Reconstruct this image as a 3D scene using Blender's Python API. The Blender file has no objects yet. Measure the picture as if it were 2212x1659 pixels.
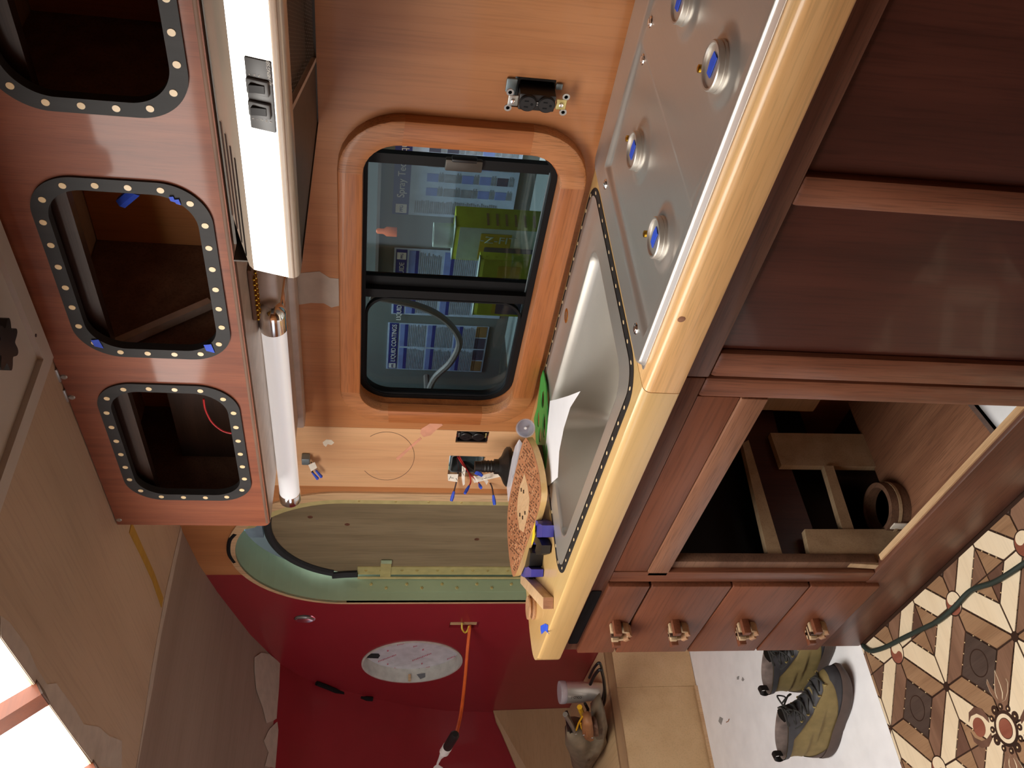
import bpy, bmesh, math, random
from mathutils import Vector, Matrix
from mathutils.geometry import tessellate_polygon
random.seed(7)
SC = bpy.context.scene
COL = SC.collection
pi = math.pi

# ------------------------------------------------------------------ camera (phone held sideways, so the room lies on its side)
FPX, YAW, PITCH, ROLL = 1903.697, math.radians(50.154), math.radians(8.739), math.radians(-1.980)
EYE = Vector((0, 0, 1.32))
_f = Vector((-math.sin(YAW)*math.cos(PITCH), math.cos(YAW)*math.cos(PITCH), -math.sin(PITCH)))
_r = Vector((math.cos(YAW), math.sin(YAW), 0))
_d = _f.cross(_r)
RIGHT = math.cos(ROLL)*_r + math.sin(ROLL)*_d
DOWN = -math.sin(ROLL)*_r + math.cos(ROLL)*_d
cam_data = bpy.data.cameras.new('camera')
cam_data.sensor_fit = 'HORIZONTAL'; cam_data.sensor_width = 36
cam_data.lens = FPX/2212*36; cam_data.clip_start = .02
cam = bpy.data.objects.new('camera', cam_data); COL.objects.link(cam)
m3 = Matrix((DOWN, RIGHT, -_f)).transposed()
cam.matrix_world = Matrix.Translation(EYE) @ m3.to_4x4()
SC.camera = cam

def ray(px, py):
    return RIGHT*(1659-py-829.5) + DOWN*(px-1106) + _f*FPX
def W(px, py, y=1.45):            # measured point on the vertical plane y
    r = ray(px, py); return EYE + r*(y/r.y)
def H(px, py, z):                 # ... on the level z
    r = ray(px, py); return EYE + r*((z-EYE.z)/r.z)
def V(px, py, x):                 # ... on the plane x
    r = ray(px, py); return EYE + r*(x/r.x)

# ------------------------------------------------------------------ colour management, world, lights
SC.view_settings.view_transform = 'Standard'; SC.view_settings.look = 'None'
SC.view_settings.gamma = 1; SC.view_settings.use_curve_mapping = False
SC.view_settings.exposure = -0.04
SC.cycles.use_denoising = True
SC.cycles.max_bounces = 8
SC.cycles.sample_clamp_indirect = 6
world = bpy.data.worlds.new('world'); SC.world = world; world.use_nodes = True
world.node_tree.nodes['Background'].inputs[0].default_value = (.6, .7, .8, 1)
world.node_tree.nodes['Background'].inputs[1].default_value = .25
SKY_PANE = 9.0        # skylight glow
SIDE_FILL = 1.7        # added fill-light pane, out of view behind the camera
def area(name, loc, size, energy, col, rot):
    l = bpy.data.lights.new(name, 'AREA'); l.shape = 'RECTANGLE'; l.size, l.size_y = size; l.energy = energy; l.color = col
    o = bpy.data.objects.new(name, l); o.location = loc; o.rotation_euler = rot; COL.objects.link(o); return o
area('door_fill_light', (-2.6, 1.56, 2.35), (.9, .1), 7, (.85, .95, 1.0), (math.radians(38), 0, 0))  # unseen light added to brighten the blue board above the door
area('workshop_light', (-2.0, 1.78, 2.75), (1.8, .3), 105, (.88, .94, 1.0), (0, 0, 0))

# ------------------------------------------------------------------ materials
def c(r, g=None, b=None):
    if g is None: r, g, b = r
    f = lambda v: (v/255/12.92 if v/255 <= .04045 else ((v/255+.055)/1.055)**2.4)
    return (f(r), f(g), f(b), 1)
def newmat(name):
    m = bpy.data.materials.new(name); m.use_nodes = True
    return m, m.node_tree.nodes, m.node_tree.links, m.node_tree.nodes['Principled BSDF']
def setp(b, rough=.5, metal=0, coat=0, spec=.5):
    b.inputs['Roughness'].default_value = rough; b.inputs['Metallic'].default_value = metal
    b.inputs['Coat Weight'].default_value = coat; b.inputs['Coat Roughness'].default_value = .07
    b.inputs['Specular IOR Level'].default_value = spec
def plain(name, col, rough=.5, metal=0, coat=0, var=.12, scale=30, bump=0, spec=.5, emit=None):
    m, n, l, b = newmat(name); setp(b, rough, metal, coat, spec)
    col = c(*col)
    tc = n.new('ShaderNodeTexCoord'); nz = n.new('ShaderNodeTexNoise'); nz.inputs['Scale'].default_value = scale; nz.inputs['Detail'].default_value = 4
    l.new(tc.outputs['Object'], nz.inputs['Vector'])
    rp = n.new('ShaderNodeValToRGB'); e = rp.color_ramp.elements
    e[0].position, e[1].position = .3, .7
    e[0].color = tuple(v*(1-var) for v in col[:3])+(1,); e[1].color = tuple(min(1, v*(1+var)) for v in col[:3])+(1,)
    l.new(nz.outputs['Fac'], rp.inputs['Fac']); l.new(rp.outputs['Color'], b.inputs['Base Color'])
    if bump:
        bp = n.new('ShaderNodeBump'); bp.inputs['Strength'].default_value = bump; bp.inputs['Distance'].default_value = .002
        l.new(nz.outputs['Fac'], bp.inputs['Height']); l.new(bp.outputs['Normal'], b.inputs['Normal'])
    if emit:
        b.inputs['Emission Color'].default_value = c(*emit[0]); b.inputs['Emission Strength'].default_value = emit[1]
    return m
def wood(name, dark, mid, light, grain='x', s=1.0, rough=.42, coat=0, bump=.08, pore=.25, big=.5, grey=.26):
    """long grain along one axis, a slow figure over it and fine dark pores"""
    m, n, l, b = newmat(name); setp(b, rough, 0, coat)
    def gr(q):
        y = .3*q[0]+.55*q[1]+.15*q[2]; return tuple(v+(y-v)*grey for v in q)
    dark, mid, light = gr(dark), gr(mid), gr(light)
    tc = n.new('ShaderNodeTexCoord')
    def noise(al, ac, det, dist=.3):
        mp = n.new('ShaderNodeMapping')
        sc = {'x': (al, ac, ac), 'y': (ac, al, ac), 'z': (ac, ac, al)}[grain]
        mp.inputs['Scale'].default_value = tuple(v*s for v in sc)
        nz = n.new('ShaderNodeTexNoise'); nz.inputs['Scale'].default_value = 1; nz.inputs['Detail'].default_value = det
        nz.inputs['Distortion'].default_value = dist
        l.new(tc.outputs['Object'], mp.inputs['Vector']); l.new(mp.outputs['Vector'], nz.inputs['Vector'])
        return nz.outputs['Fac']
    g = noise(2.5, 38, 6); fig = noise(1.6, 5, 3, .8); pr = noise(14, 420, 2, 0)
    mx = n.new('ShaderNodeMix'); mx.inputs[0].default_value = big
    l.new(g, mx.inputs[2]); l.new(fig, mx.inputs[3])
    rp = n.new('ShaderNodeValToRGB'); e = rp.color_ramp.elements
    e[0].position, e[1].position = .34, .68; e[0].color, e[1].color = c(*dark), c(*light)
    k = e.new(.5); k.color = c(*mid)
    l.new(mx.outputs[0], rp.inputs['Fac'])
    r2 = n.new('ShaderNodeValToRGB'); r2.color_ramp.elements[0].position = .36; r2.color_ramp.elements[1].position = .5
    v = 1-pore; r2.color_ramp.elements[0].color = (v, v, v, 1)
    l.new(pr, r2.inputs['Fac'])
    mm = n.new('ShaderNodeMix'); mm.data_type = 'RGBA'; mm.blend_type = 'MULTIPLY'; mm.inputs[0].default_value = 1
    l.new(rp.outputs['Color'], mm.inputs[6]); l.new(r2.outputs['Color'], mm.inputs[7])
    l.new(mm.outputs[2], b.inputs['Base Color'])
    bp = n.new('ShaderNodeBump'); bp.inputs['Strength'].default_value = bump; bp.inputs['Distance'].default_value = .001
    l.new(pr, bp.inputs['Height']); l.new(bp.outputs['Normal'], b.inputs['Normal'])
    return m
def steel(name, col, rough, axis='x', var=.06, coat=0, metal=1):
    m, n, l, b = newmat(name); setp(b, rough, metal, coat)
    tc = n.new('ShaderNodeTexCoord'); mp = n.new('ShaderNodeMapping')
    mp.inputs['Scale'].default_value = {'x': (6, 500, 500), 'y': (500, 6, 500), 'z': (500, 500, 6)}[axis]
    nz = n.new('ShaderNodeTexNoise'); nz.inputs['Scale'].default_value = 1; nz.inputs['Detail'].default_value = 3
    l.new(tc.outputs['Object'], mp.inputs['Vector']); l.new(mp.outputs['Vector'], nz.inputs['Vector'])
    mr = n.new('ShaderNodeMapRange'); mr.inputs[3].default_value = rough-var; mr.inputs[4].default_value = rough+var
    l.new(nz.outputs['Fac'], mr.inputs[0]); l.new(mr.outputs[0], b.inputs['Roughness'])
    b.inputs['Base Color'].default_value = c(*col)
    bp = n.new('ShaderNodeBump'); bp.inputs['Strength'].default_value = .03; bp.inputs['Distance'].default_value = .0005
    l.new(nz.outputs['Fac'], bp.inputs['Height']); l.new(bp.outputs['Normal'], b.inputs['Normal'])
    return m
def glowing(name, col, strength):
    m, n, l, b = newmat(name); n.remove(b)
    e = n.new('ShaderNodeEmission'); e.inputs[0].default_value = c(*col); e.inputs[1].default_value = strength
    l.new(e.outputs[0], n['Material Output'].inputs[0]); return m
def clear(name, tint, gloss=.08, rough=.03, milk=0):
    m, n, l, b = newmat(name); n.remove(b)
    t = n.new('ShaderNodeBsdfTransparent'); t.inputs[0].default_value = tuple(tint)+(1,)
    g = n.new('ShaderNodeBsdfGlossy'); g.inputs['Roughness'].default_value = rough
    fr = n.new('ShaderNodeLayerWeight'); fr.inputs[0].default_value = .25
    mr = n.new('ShaderNodeMapRange'); mr.inputs[3].default_value = gloss*.5; mr.inputs[4].default_value = gloss*4
    l.new(fr.outputs['Fresnel'], mr.inputs[0])
    mx = n.new('ShaderNodeMixShader'); l.new(mr.outputs[0], mx.inputs[0]); l.new(t.outputs[0], mx.inputs[1]); l.new(g.outputs[0], mx.inputs[2])
    if milk:
        df = n.new('ShaderNodeBsdfDiffuse'); df.inputs[0].default_value = (.85, .82, .88, 1)
        m2 = n.new('ShaderNodeMixShader'); m2.inputs[0].default_value = milk
        l.new(mx.outputs[0], m2.inputs[1]); l.new(df.outputs[0], m2.inputs[2]); mx = m2
    l.new(mx.outputs[0], n['Material Output'].inputs[0]); return m

M = dict(
 wallply=wood('wall plywood', (164, 100, 54), (184, 119, 68), (201, 137, 85), 'z', .45, .5, .15, .04, .10, .6, .05),
 wallply2=wood('pale wall plywood', (206, 152, 106), (220, 170, 122), (230, 182, 136), 'z', .45, .55, .1, .04, .08, .6, .05),
 casing=wood('raw casing wood', (196, 146, 92), (212, 164, 110), (224, 180, 126), 'z', .6, .5),
 mahog_x=wood('mahogany along x', (92, 48, 30), (116, 63, 40), (138, 80, 52), 'x', .8, .46, .08, .05, .28),
 mahog_z=wood('mahogany upright', (104, 52, 30), (130, 68, 40), (152, 86, 54), 'z', .8, .42, .12, .05, .28),
 mahog_red=wood('dark red mahogany panel', (66, 26, 18), (84, 35, 24), (100, 46, 31), 'z', .6, .36, .25, .04, .2),
 mahog_face=wood('varnished mahogany face', (120, 58, 32), (138, 70, 40), (154, 82, 48), 'z', 1.3, .55, .36, .02, .14, .4, .06),
 mahog_pale=wood('pale mahogany rail', (124, 72, 46), (148, 90, 58), (168, 108, 72), 'x', .9, .42, .15, .08, .3),
 mahog_drawer=wood('drawer mahogany', (104, 56, 34), (128, 72, 46), (152, 90, 60), 'x', .45, .48, .04, .05, .22, .75, .08),
 trimwood=wood('window trim wood', (148, 84, 42), (168, 100, 52), (184, 116, 66), 'x', .8, .46, .12, .05, .22, .5, 0),
 trimwood_z=wood('window trim wood upright', (148, 84, 42), (168, 100, 52), (184, 116, 66), 'z', .8, .46, .12, .05, .22, .5, 0),
 barwood=wood('skylight bar wood', (84, 36, 10), (102, 46, 14), (118, 56, 20), 'y', .8, .5, .1, .04, .15, .5, 0),
 trimcorner=wood('window trim corner wood', (158, 98, 56), (178, 116, 70), (194, 132, 84), 'z', 1.2, .5, .1, .1, .35, .5, 0),
 darkwood=wood('dark cabinet wood', (104, 66, 44), (124, 82, 56), (140, 96, 68), 'x', .6, .6),  # one brown wood shared by cabinet insides and small parts
 rawply=wood('raw plywood board', (176, 140, 96), (196, 160, 114), (210, 176, 130), 'x', .6, .6, 0, .05, .12),
 doorply=wood('weathered door plywood', (116, 96, 62), (140, 118, 80), (160, 138, 98), 'z', .5, .65, 0, .08, .2, .55),
 fir=wood('fir slab', (216, 168, 112), (230, 184, 126), (238, 196, 140), 'x', .9, .34, .35, .04, .14, .25, .0),
 maple=wood('maple slab', (202, 160, 98), (212, 174, 114), (220, 186, 130), 'x', .35, .32, .4, .03, .06, .6, .0),
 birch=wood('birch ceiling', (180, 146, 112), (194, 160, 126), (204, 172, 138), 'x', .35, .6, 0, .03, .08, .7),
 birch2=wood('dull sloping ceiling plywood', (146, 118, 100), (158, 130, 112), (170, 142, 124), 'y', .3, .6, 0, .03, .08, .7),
 benchply=wood('bench plywood', (196, 150, 92), (214, 170, 112), (226, 184, 128), 'x', .4, .6, 0, .03, .08, .7),
 benchply_z=wood('bench plywood upright', (196, 150, 92), (214, 170, 112), (226, 184, 128), 'z', .4, .6, 0, .03, .08, .7),
 frontply=wood('front wall plywood', (166, 122, 76), (176, 130, 82), (188, 144, 96), 'y', .4, .6, 0, .03, .08, .7),
 red=plain('dark red paint', (140, 34, 44), .34, 0, .25, .05, 8),
 filler=plain('pale filler', (184, 170, 156), .8, 0, 0, .1, 25),
 pinkfiller=plain('pink filler smear', (214, 152, 124), .7, 0, 0, .1, 40),
 putty=plain('cream putty', (236, 226, 206), .7),
 white=plain('white paint', (246, 247, 250), .5, 0, 0, .05, 14),
 hatchwhite=plain('off white plastic', (190, 180, 170), .45, 0, 0, .04, 10),
 yellowtape=plain('yellow tape', (172, 132, 40), .6),
 ebony=wood('ebony inlay', (22, 20, 20), (29, 26, 26), (42, 38, 37), 'z', 1, .6, .0, .03, .15),
 dot=plain('pale inlay dot', (240, 212, 164), .4, 0, .3, .05),
 cream=wood('cream inlay wood', (234, 204, 158), (244, 218, 174), (250, 228, 188), 'y', .5, .3, .3, .02, .05, .7),
 brownA=wood('brown inlay', (124, 84, 60), (144, 100, 72), (162, 116, 86), 'y', 1, .3, .3, .03, .15),
 brownB=wood('warm brown inlay', (150, 104, 66), (168, 122, 80), (186, 138, 94), 'x', 1, .3, .3, .03, .15),
 brownC=wood('umber inlay', (100, 64, 48), (118, 78, 58), (134, 90, 68), 'y', 1, .3, .3, .03, .15),
 darkinlay=wood('grey brown inlay', (70, 54, 46), (84, 66, 56), (98, 78, 66), 'x', 1.4, .3, .3, .03, .15),
 walnut=wood('walnut stringing', (50, 30, 20), (62, 38, 26), (76, 48, 34), 'x', 1, .35, .2),
 redinlay=wood('red inlay', (140, 66, 44), (158, 78, 54), (172, 92, 66), 'x', 2, .3, .3, .02, .1),
 stainless=steel('stainless steel', (214, 210, 202), .42, 'x', .06, 0, .85),
 cooksteel=steel('cooktop steel', (206, 202, 196), .38, 'y', .06, 0, .8),
 hoodsteel=steel('hood bright metal', (240, 238, 234), .24, 'x', .04),
 hoodbeige=plain('hood satin metal', (206, 190, 172), .30, .45, .2, .03),
 chrome=steel('chrome', (236, 236, 236), .13, 'x', .03),
 tubealu=plain('white lamp tube with added glow', (244, 244, 248), .30, .2, .5, .02, emit=((255, 253, 250), .42)),  # faint emission added in place of brightness reflected by the tube
 lampbase=plain('lamp base metal', (196, 180, 168), .4, .3),
 brass=plain('brass', (214, 172, 60), .25, 1),
 black=plain('black plastic', (22, 20, 20), .42),
 rubber=plain('black rubber', (20, 20, 22), .75, spec=.2),
 blackmetal=plain('black window metal', (12, 12, 13), .55, spec=.25),
 grill=plain('dark filter metal', (150, 144, 136), .45, .3),
 hooddark=plain('dark hood sheet', (76, 70, 64), .45, .5),
 panelgrey=plain('grey plastic switch plate', (98, 98, 98), .35),
 yoke=plain('zinc yoke', (176, 176, 172), .35, .8),
 gold=plain('brassy yoke', (196, 180, 120), .4, .6),
 boxgrey=plain('grey steel box', (126, 138, 142), .45, .5),
 blue=plain('blue masking tape', (48, 86, 214), .6, 0, 0, .12, 60),
 wirered=plain('red wire', (190, 44, 44), .4),
 wiredark=plain('dark wire', (58, 44, 48), .4),
 wiregrey=plain('grey wire', (150, 146, 142), .4),
 label=plain('paper label', (240, 232, 218), .7),
 ink=plain('ink', (30, 28, 30), .7),
 paleink=plain('white print', (228, 226, 220), .6),
 green=plain('green jamb metal', (160, 178, 146), .45, .05, 0, .06, 6),
 hinge=plain('pale hinge metal', (196, 184, 128), .4, .3),
 gasket=plain('black door gasket', (34, 36, 40), .7),
 sky=plain('blue painted board', (112, 184, 216), .6),
 glass=clear('tinted window glass', (.50, .56, .57), .05),
 film=plain('white protective film', (206, 206, 214), .35),
 ducttape=plain('grey duct tape', (120, 124, 128), .35, .4),
 alu=plain('dull aluminium ring', (206, 206, 198), .4, .2),
 pinkink=plain('faded red print', (196, 110, 130), .6),
 orange=plain('orange cord', (226, 104, 44), .5),
 yellowwire=plain('yellow wire', (214, 190, 70), .5),
 whiteplastic=plain('white plastic', (224, 218, 214), .4),
 cord=plain('dark green cord', (40, 52, 46), .5),
 paper=plain('white paper', (236, 236, 240), .8, 0, 0, .03, 10),
 greenplastic=plain('green plastic', (58, 160, 72), .4),
 window=clear('clear plastic', (.78, .86, .96), .14, .15, .18),
 bag=clear('thin plastic bag', (.85, .82, .88), .20, .2, .45),
 clampblue=plain('blue clamp plastic', (64, 62, 150), .35),
 clampyellow=plain('yellow sticker', (240, 216, 40), .5),
 spool=wood('small turned wood', (176, 116, 70), (198, 138, 88), (212, 154, 104), 'x', 1.5, .5),
 oak=wood('oak stick', (196, 146, 92), (214, 166, 112), (224, 182, 130), 'x', 1.6, .55, 0, .06, .2),
 endgrain=wood('oak end grain', (150, 90, 58), (176, 114, 76), (190, 130, 92), 'z', 3, .6),
 board=wood('marquetry board', (170, 96, 52), (190, 112, 64), (204, 128, 78), 'x', 1.2, .4, .2),
 mugsteel=steel('mug steel', (228, 222, 212), .30, 'z', .05, 0, .7),
 leather=plain('grey tool leather', (118, 104, 84), .8, 0, 0, .35, 14, .3),
 tan=plain('tan leather', (150, 100, 62), .6, 0, 0, .2, 20, .2),
 yellowtool=plain('yellow tool handle', (222, 168, 30), .4),
 tool=plain('grey tool metal', (150, 146, 140), .35, .6),
 olive=plain('olive nubuck', (130, 114, 72), .75, 0, 0, .12, 40, .2),
 bootdark=plain('dark boot leather', (58, 58, 62), .6, 0, 0, .15, 40, .2),
 bootsole=plain('brown boot sole', (84, 70, 64), .7, 0, 0, .12, 40, .2),
 bootlining=plain('boot lining', (112, 98, 92), .8, 0, 0, .5, 24),
 lace=plain('boot lace', (44, 44, 42), .7),
 shopwall=plain('workshop wall', (104, 114, 112), .7, 0, 0, .08, 4),
 postblue=plain('poster blue', (44, 56, 130), .5),
 postpale=plain('poster pale blue', (176, 196, 220), .5),
 postmid=plain('poster mid blue', (120, 140, 200), .5),
 postgrey=plain('poster grey print', (132, 140, 150), .5, 0, 0, .3, 60),
 postbrown=plain('poster brown patch', (140, 112, 70), .5),
 postdark=plain('poster dark patch', (70, 72, 92), .5),
 lime=plain('lime cardboard', (156, 168, 44), .55),
 limewhite=plain('pale cardboard', (170, 186, 172), .55),
 ochre=plain('ochre print', (170, 150, 40), .55),
 hose=plain('pale hose', (104, 100, 96), .5),
 skypane=glowing('skylight pane', (255, 250, 242), SKY_PANE),
 sidefill=glowing('added side fill pane', (236, 244, 255), SIDE_FILL),
)

# ------------------------------------------------------------------ mesh building
class MB:
    def __init__(s): s.v, s.f = [], []
    def add(s, vs, fs):
        k = len(s.v); s.v += [tuple(p) for p in vs]; s.f += [tuple(i+k for i in f) for f in fs]; return s
    def box(s, x0, x1, y0, y1, z0, z1, bev=0, mat4=None, seg=2):
        bm = bmesh.new(); bmesh.ops.create_cube(bm, size=1)
        for v in bm.verts: v.co = Vector(((x0+x1)/2+v.co.x*(x1-x0), (y0+y1)/2+v.co.y*(y1-y0), (z0+z1)/2+v.co.z*(z1-z0)))
        if bev: bmesh.ops.bevel(bm, geom=list(bm.edges), offset=bev, segments=seg, profile=.5, affect='EDGES')
        if mat4 is not None: bm.transform(mat4)
        return s.frombm(bm)
    def frombm(s, bm):
        bm.verts.index_update()
        s.add([v.co for v in bm.verts], [[v.index for v in f.verts] for f in bm.faces]); bm.free(); return s
    def prism(s, loops, axis, a0, a1, bev=0, bevside=None):
        """flat outline(s) (outer, then holes) pulled along an axis; 2-D points are the two other axes in xyz order"""
        def p3(p, a): return {'x': (a, p[0], p[1]), 'y': (p[0], a, p[1]), 'z': (p[0], p[1], a)}[axis]
        pts = [p for lp in loops for p in lp]
        tris = tessellate_polygon([[Vector((p[0], p[1], 0)) for p in lp] for lp in loops]) if (len(loops) > 1 or len(loops[0]) > 4) else None
        n = len(pts)
        if tris is None: tris = [tuple(range(n))]
        k = len(s.v)
        s.v += [p3(p, a0) for p in pts] + [p3(p, a1) for p in pts]
        for t in tris:
            s.f.append(tuple(k+i for i in t)); s.f.append(tuple(k+n+i for i in reversed(t)))
        o = 0
        for lp in loops:
            m = len(lp)
            for i in range(m):
                j = (i+1) % m
                s.f.append((k+o+i, k+o+j, k+n+o+j, k+n+o+i))
            o += m
        return s
    def tube(s, path, r, n=8, closed=False, caps=True):
        path = [Vector(p) for p in path]; m = len(path); k = len(s.v)
        rr = r if isinstance(r, (list, tuple)) else [r]*m
        up = None
        for i, p in enumerate(path):
            a = path[(i-1) % m] if (i or closed) else p; b = path[(i+1) % m] if (i < m-1 or closed) else p
            t = (b-a).normalized()
            if up is None: up = t.orthogonal().normalized()
            up = (up-t*up.dot(t)).normalized(); w = t.cross(up)
            s.v += [tuple(p+(up*math.cos(2*pi*j/n)+w*math.sin(2*pi*j/n))*rr[i]) for j in range(n)]
        for i in range(m if closed else m-1):
            for j in range(n):
                a, b = k+i*n+j, k+i*n+(j+1) % n; q = ((i+1) % m)*n
                s.f.append((a, b, k+q+(j+1) % n, k+q+j))
        if caps and not closed:
            s.f.append(tuple(k+j for j in reversed(range(n)))); s.f.append(tuple(k+(m-1)*n+j for j in range(n)))
        return s
    def lathe(s, prof, base, axis=(0, 0, 1), n=32):
        ax = Vector(axis).normalized(); u = ax.orthogonal().normalized(); w = ax.cross(u); k = len(s.v); base = Vector(base)
        for (r, h) in prof:
            s.v += [tuple(base+ax*h+(u*math.cos(2*pi*j/n)+w*math.sin(2*pi*j/n))*max(r, 1e-5)) for j in range(n)]
        for i in range(len(prof)-1):
            for j in range(n):
                s.f.append((k+i*n+j, k+i*n+(j+1) % n, k+(i+1)*n+(j+1) % n, k+(i+1)*n+j))
        s.f.append(tuple(k+j for j in reversed(range(n)))); s.f.append(tuple(k+(len(prof)-1)*n+j for j in range(n)))
        return s
    def grid(s, fn, nu, nv, closed_u=False):
        k = len(s.v)
        for i in range(nu):
            for j in range(nv): s.v.append(tuple(fn(i, j)))
        for i in range(nu if closed_u else nu-1):
            for j in range(nv-1):
                a = i*nv+j; b = ((i+1) % nu)*nv+j
                s.f.append((k+a, k+b, k+b+1, k+a+1))
        return s
    def sheet(s, pts, nrm, t):
        """thin flat patch (3-D outline) of thickness t along nrm"""
        nrm = Vector(nrm).normalized()*t; n = len(pts); k = len(s.v)
        s.v += [tuple(Vector(p)) for p in pts]+[tuple(Vector(p)+nrm) for p in pts]
        s.f.append(tuple(k+i for i in range(n))); s.f.append(tuple(k+n+i for i in reversed(range(n))))
        for i in range(n):
            j = (i+1) % n; s.f.append((k+i, k+j, k+n+j, k+n+i))
        return s
    def xform(s, m4): s.v = [tuple(m4 @ Vector(p)) for p in s.v]; return s
    def center(s):
        xs, ys, zs = zip(*s.v); return Vector(((min(xs)+max(xs))/2, (min(ys)+max(ys))/2, min(zs)))
    def mesh(s, name, origin, smooth):
        me = bpy.data.meshes.new(name)
        me.from_pydata([tuple(Vector(p)-origin) for p in s.v], [], s.f)
        bm = bmesh.new(); bm.from_mesh(me); bmesh.ops.recalc_face_normals(bm, faces=bm.faces); bm.to_mesh(me); bm.free()
        if smooth:
            for p in me.polygons: p.use_smooth = True
            if smooth is not True: me.set_sharp_from_angle(angle=math.radians(smooth))
        return me
ORG = {}
def tag(o, label=None, cat=None, group=None, kind=None):
    for k, v in (('label', label), ('category', cat), ('group', group), ('kind', kind)):
        if v: o[k] = v
    return o
def thing(name, loc, label=None, cat=None, group=None, kind=None):
    o = bpy.data.objects.new(name, None); o.empty_display_size = .05; COL.objects.link(o)
    o.location = loc; ORG[o] = Vector(loc)
    return tag(o, label, cat, group, kind)
def obj(name, mb, mat, parent=None, smooth=40, label=None, cat=None, group=None, kind=None):
    org = ORG[parent] if parent else mb.center()
    o = bpy.data.objects.new(name, mb.mesh(name, org, smooth)); COL.objects.link(o)
    o.data.materials.append(M[mat] if isinstance(mat, str) else mat)
    if parent: o.parent = parent
    else: o.location = org
    ORG[o] = org
    return tag(o, label, cat, group, kind)
def twin(o, parent, at, name=None):               # the same small piece again, elsewhere on its parent
    d = o.copy(); COL.objects.link(d); d.parent = parent; d.location = Vector(at)-ORG[parent]; return d
def piece(name, me, mat, parent, at):              # first of a run of alike pieces; mesh is local
    o = bpy.data.objects.new(name, me); COL.objects.link(o)
    if not me.materials: me.materials.append(M[mat])
    o.parent = parent; o.location = Vector(at)-ORG[parent]; return o
def lettering(text, size, at, right, up, mat, parent, name='lettering', align='LEFT', depth=.0003, italic=0, bold=0):
    cu = bpy.data.curves.new(name, 'FONT'); cu.body = text; cu.size = size; cu.align_x = align; cu.extrude = depth; cu.shear = italic; cu.offset = bold
    t = bpy.data.objects.new(name, cu); COL.objects.link(t)
    dg = bpy.context.evaluated_depsgraph_get(); me = bpy.data.meshes.new_from_object(t.evaluated_get(dg))
    COL.objects.unlink(t); bpy.data.objects.remove(t); bpy.data.curves.remove(cu)
    r = Vector(right).normalized(); u = Vector(up).normalized(); n = r.cross(u)
    m4 = Matrix((r, u, n)).transposed().to_4x4(); m4.translation = Vector(at)-ORG[parent]
    me.transform(m4); me.materials.clear(); me.materials.append(M[mat])
    o = bpy.data.objects.new(name, me); COL.objects.link(o); o.parent = parent; return o
def cut(o, mb):
    """take a solid away from a mesh"""
    k = bpy.data.objects.new('tmp', mb.mesh('tmp', Vector(), False)); COL.objects.link(k)
    md = o.modifiers.new('b', 'BOOLEAN'); md.operation = 'DIFFERENCE'; md.object = k; md.solver = 'EXACT'
    bpy.context.view_layer.update()
    dg = bpy.context.evaluated_depsgraph_get(); me = bpy.data.meshes.new_from_object(o.evaluated_get(dg))
    o.modifiers.clear(); o.data = me; me.set_sharp_from_angle(angle=math.radians(35))
    COL.objects.unlink(k); bpy.data.objects.remove(k)
def rrect(x0, x1, z0, z1, r, n=8):
    out = []
    for cx, cz, a in ((x1-r, z1-r, 0), (x0+r, z1-r, 90), (x0+r, z0+r, 180), (x1-r, z0+r, 270)):
        for i in range(n+1):
            t = math.radians(a+90*i/n); out.append((cx+r*math.cos(t), cz+r*math.sin(t)))
    return out
def along(pts, k):
    """k points evenly spaced round a closed 2-D outline"""
    L = [math.dist(pts[i], pts[(i+1) % len(pts)]) for i in range(len(pts))]; T = sum(L); out = []
    i = 0; acc = 0
    for q in range(k):
        d = T*(q+.5)/k
        while acc+L[i] < d: acc += L[i]; i += 1
        f = (d-acc)/L[i]; a, b = pts[i], pts[(i+1) % len(pts)]
        out.append((a[0]+(b[0]-a[0])*f, a[1]+(b[1]-a[1])*f))
    return out
def smooth_path(pts, k=6):
    pts = [Vector(p) for p in pts]; out = []
    for i in range(len(pts)-1):
        p0, p1, p2, p3 = pts[max(i-1, 0)], pts[i], pts[i+1], pts[min(i+2, len(pts)-1)]
        for j in range(k):
            t = j/k
            out.append(.5*((2*p1)+(p2-p0)*t+(2*p0-5*p1+4*p2-p3)*t*t+(3*p1-p0-3*p2+p3)*t**3))
    return out+[pts[-1]]
def disc_mesh(name, r, h, axis, n=10):
    return MB().lathe([(r, 0), (r, h)], (0, 0, 0), axis, n).mesh(name, Vector(), 40)
def blob(px_pts, y, nrm=(0, -1, 0)):
    return [W(*p, y) for p in px_pts]

# ================================================================== THE SETTING
S = 'structure'
CEIL = 1.90
WIN = (-1.85, -1.022, .957, 1.373)
# ---- galley wall of stained plywood, with holes for window, outlets and wire box
hole_o1 = [(-.925, 1.012), (-.862, 1.012), (-.862, 1.088), (-.925, 1.088)]
wr = obj('wall_right', MB().prism([[(-1.9435, 0), (1.1, 0), (1.1, CEIL), (-1.9435, CEIL)], rrect(*WIN, .09), hole_o1], 'y', 1.45, 1.475), 'wallply', None, 30, kind=S)
hole_o2 = [(-2.002, 1.006), (-1.948, 1.006), (-1.948, 1.096), (-2.002, 1.096)]
hole_jb = [(-2.171, 1.005), (-2.068, 1.002), (-2.066, 1.106), (-2.174, 1.104)]
obj('panel', MB().prism([[(-2.236, 0), (-1.9447, 0), (-1.9447, CEIL), (-2.236, CEIL)], hole_o2, hole_jb], 'y', 1.45, 1.475), 'wallply2', wr, 30)
def patch(px, mat, y=1.4499, name='filler_patch', t=.0006):
    return obj(name, MB().sheet([W(*p, y) for p in px], (0, -1, 0), t), mat, wr, False)
patch([(642, 590), (690, 586), (712, 600), (733, 602), (733, 660), (716, 664), (700, 655), (672, 654), (644, 658)], 'filler')
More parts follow.
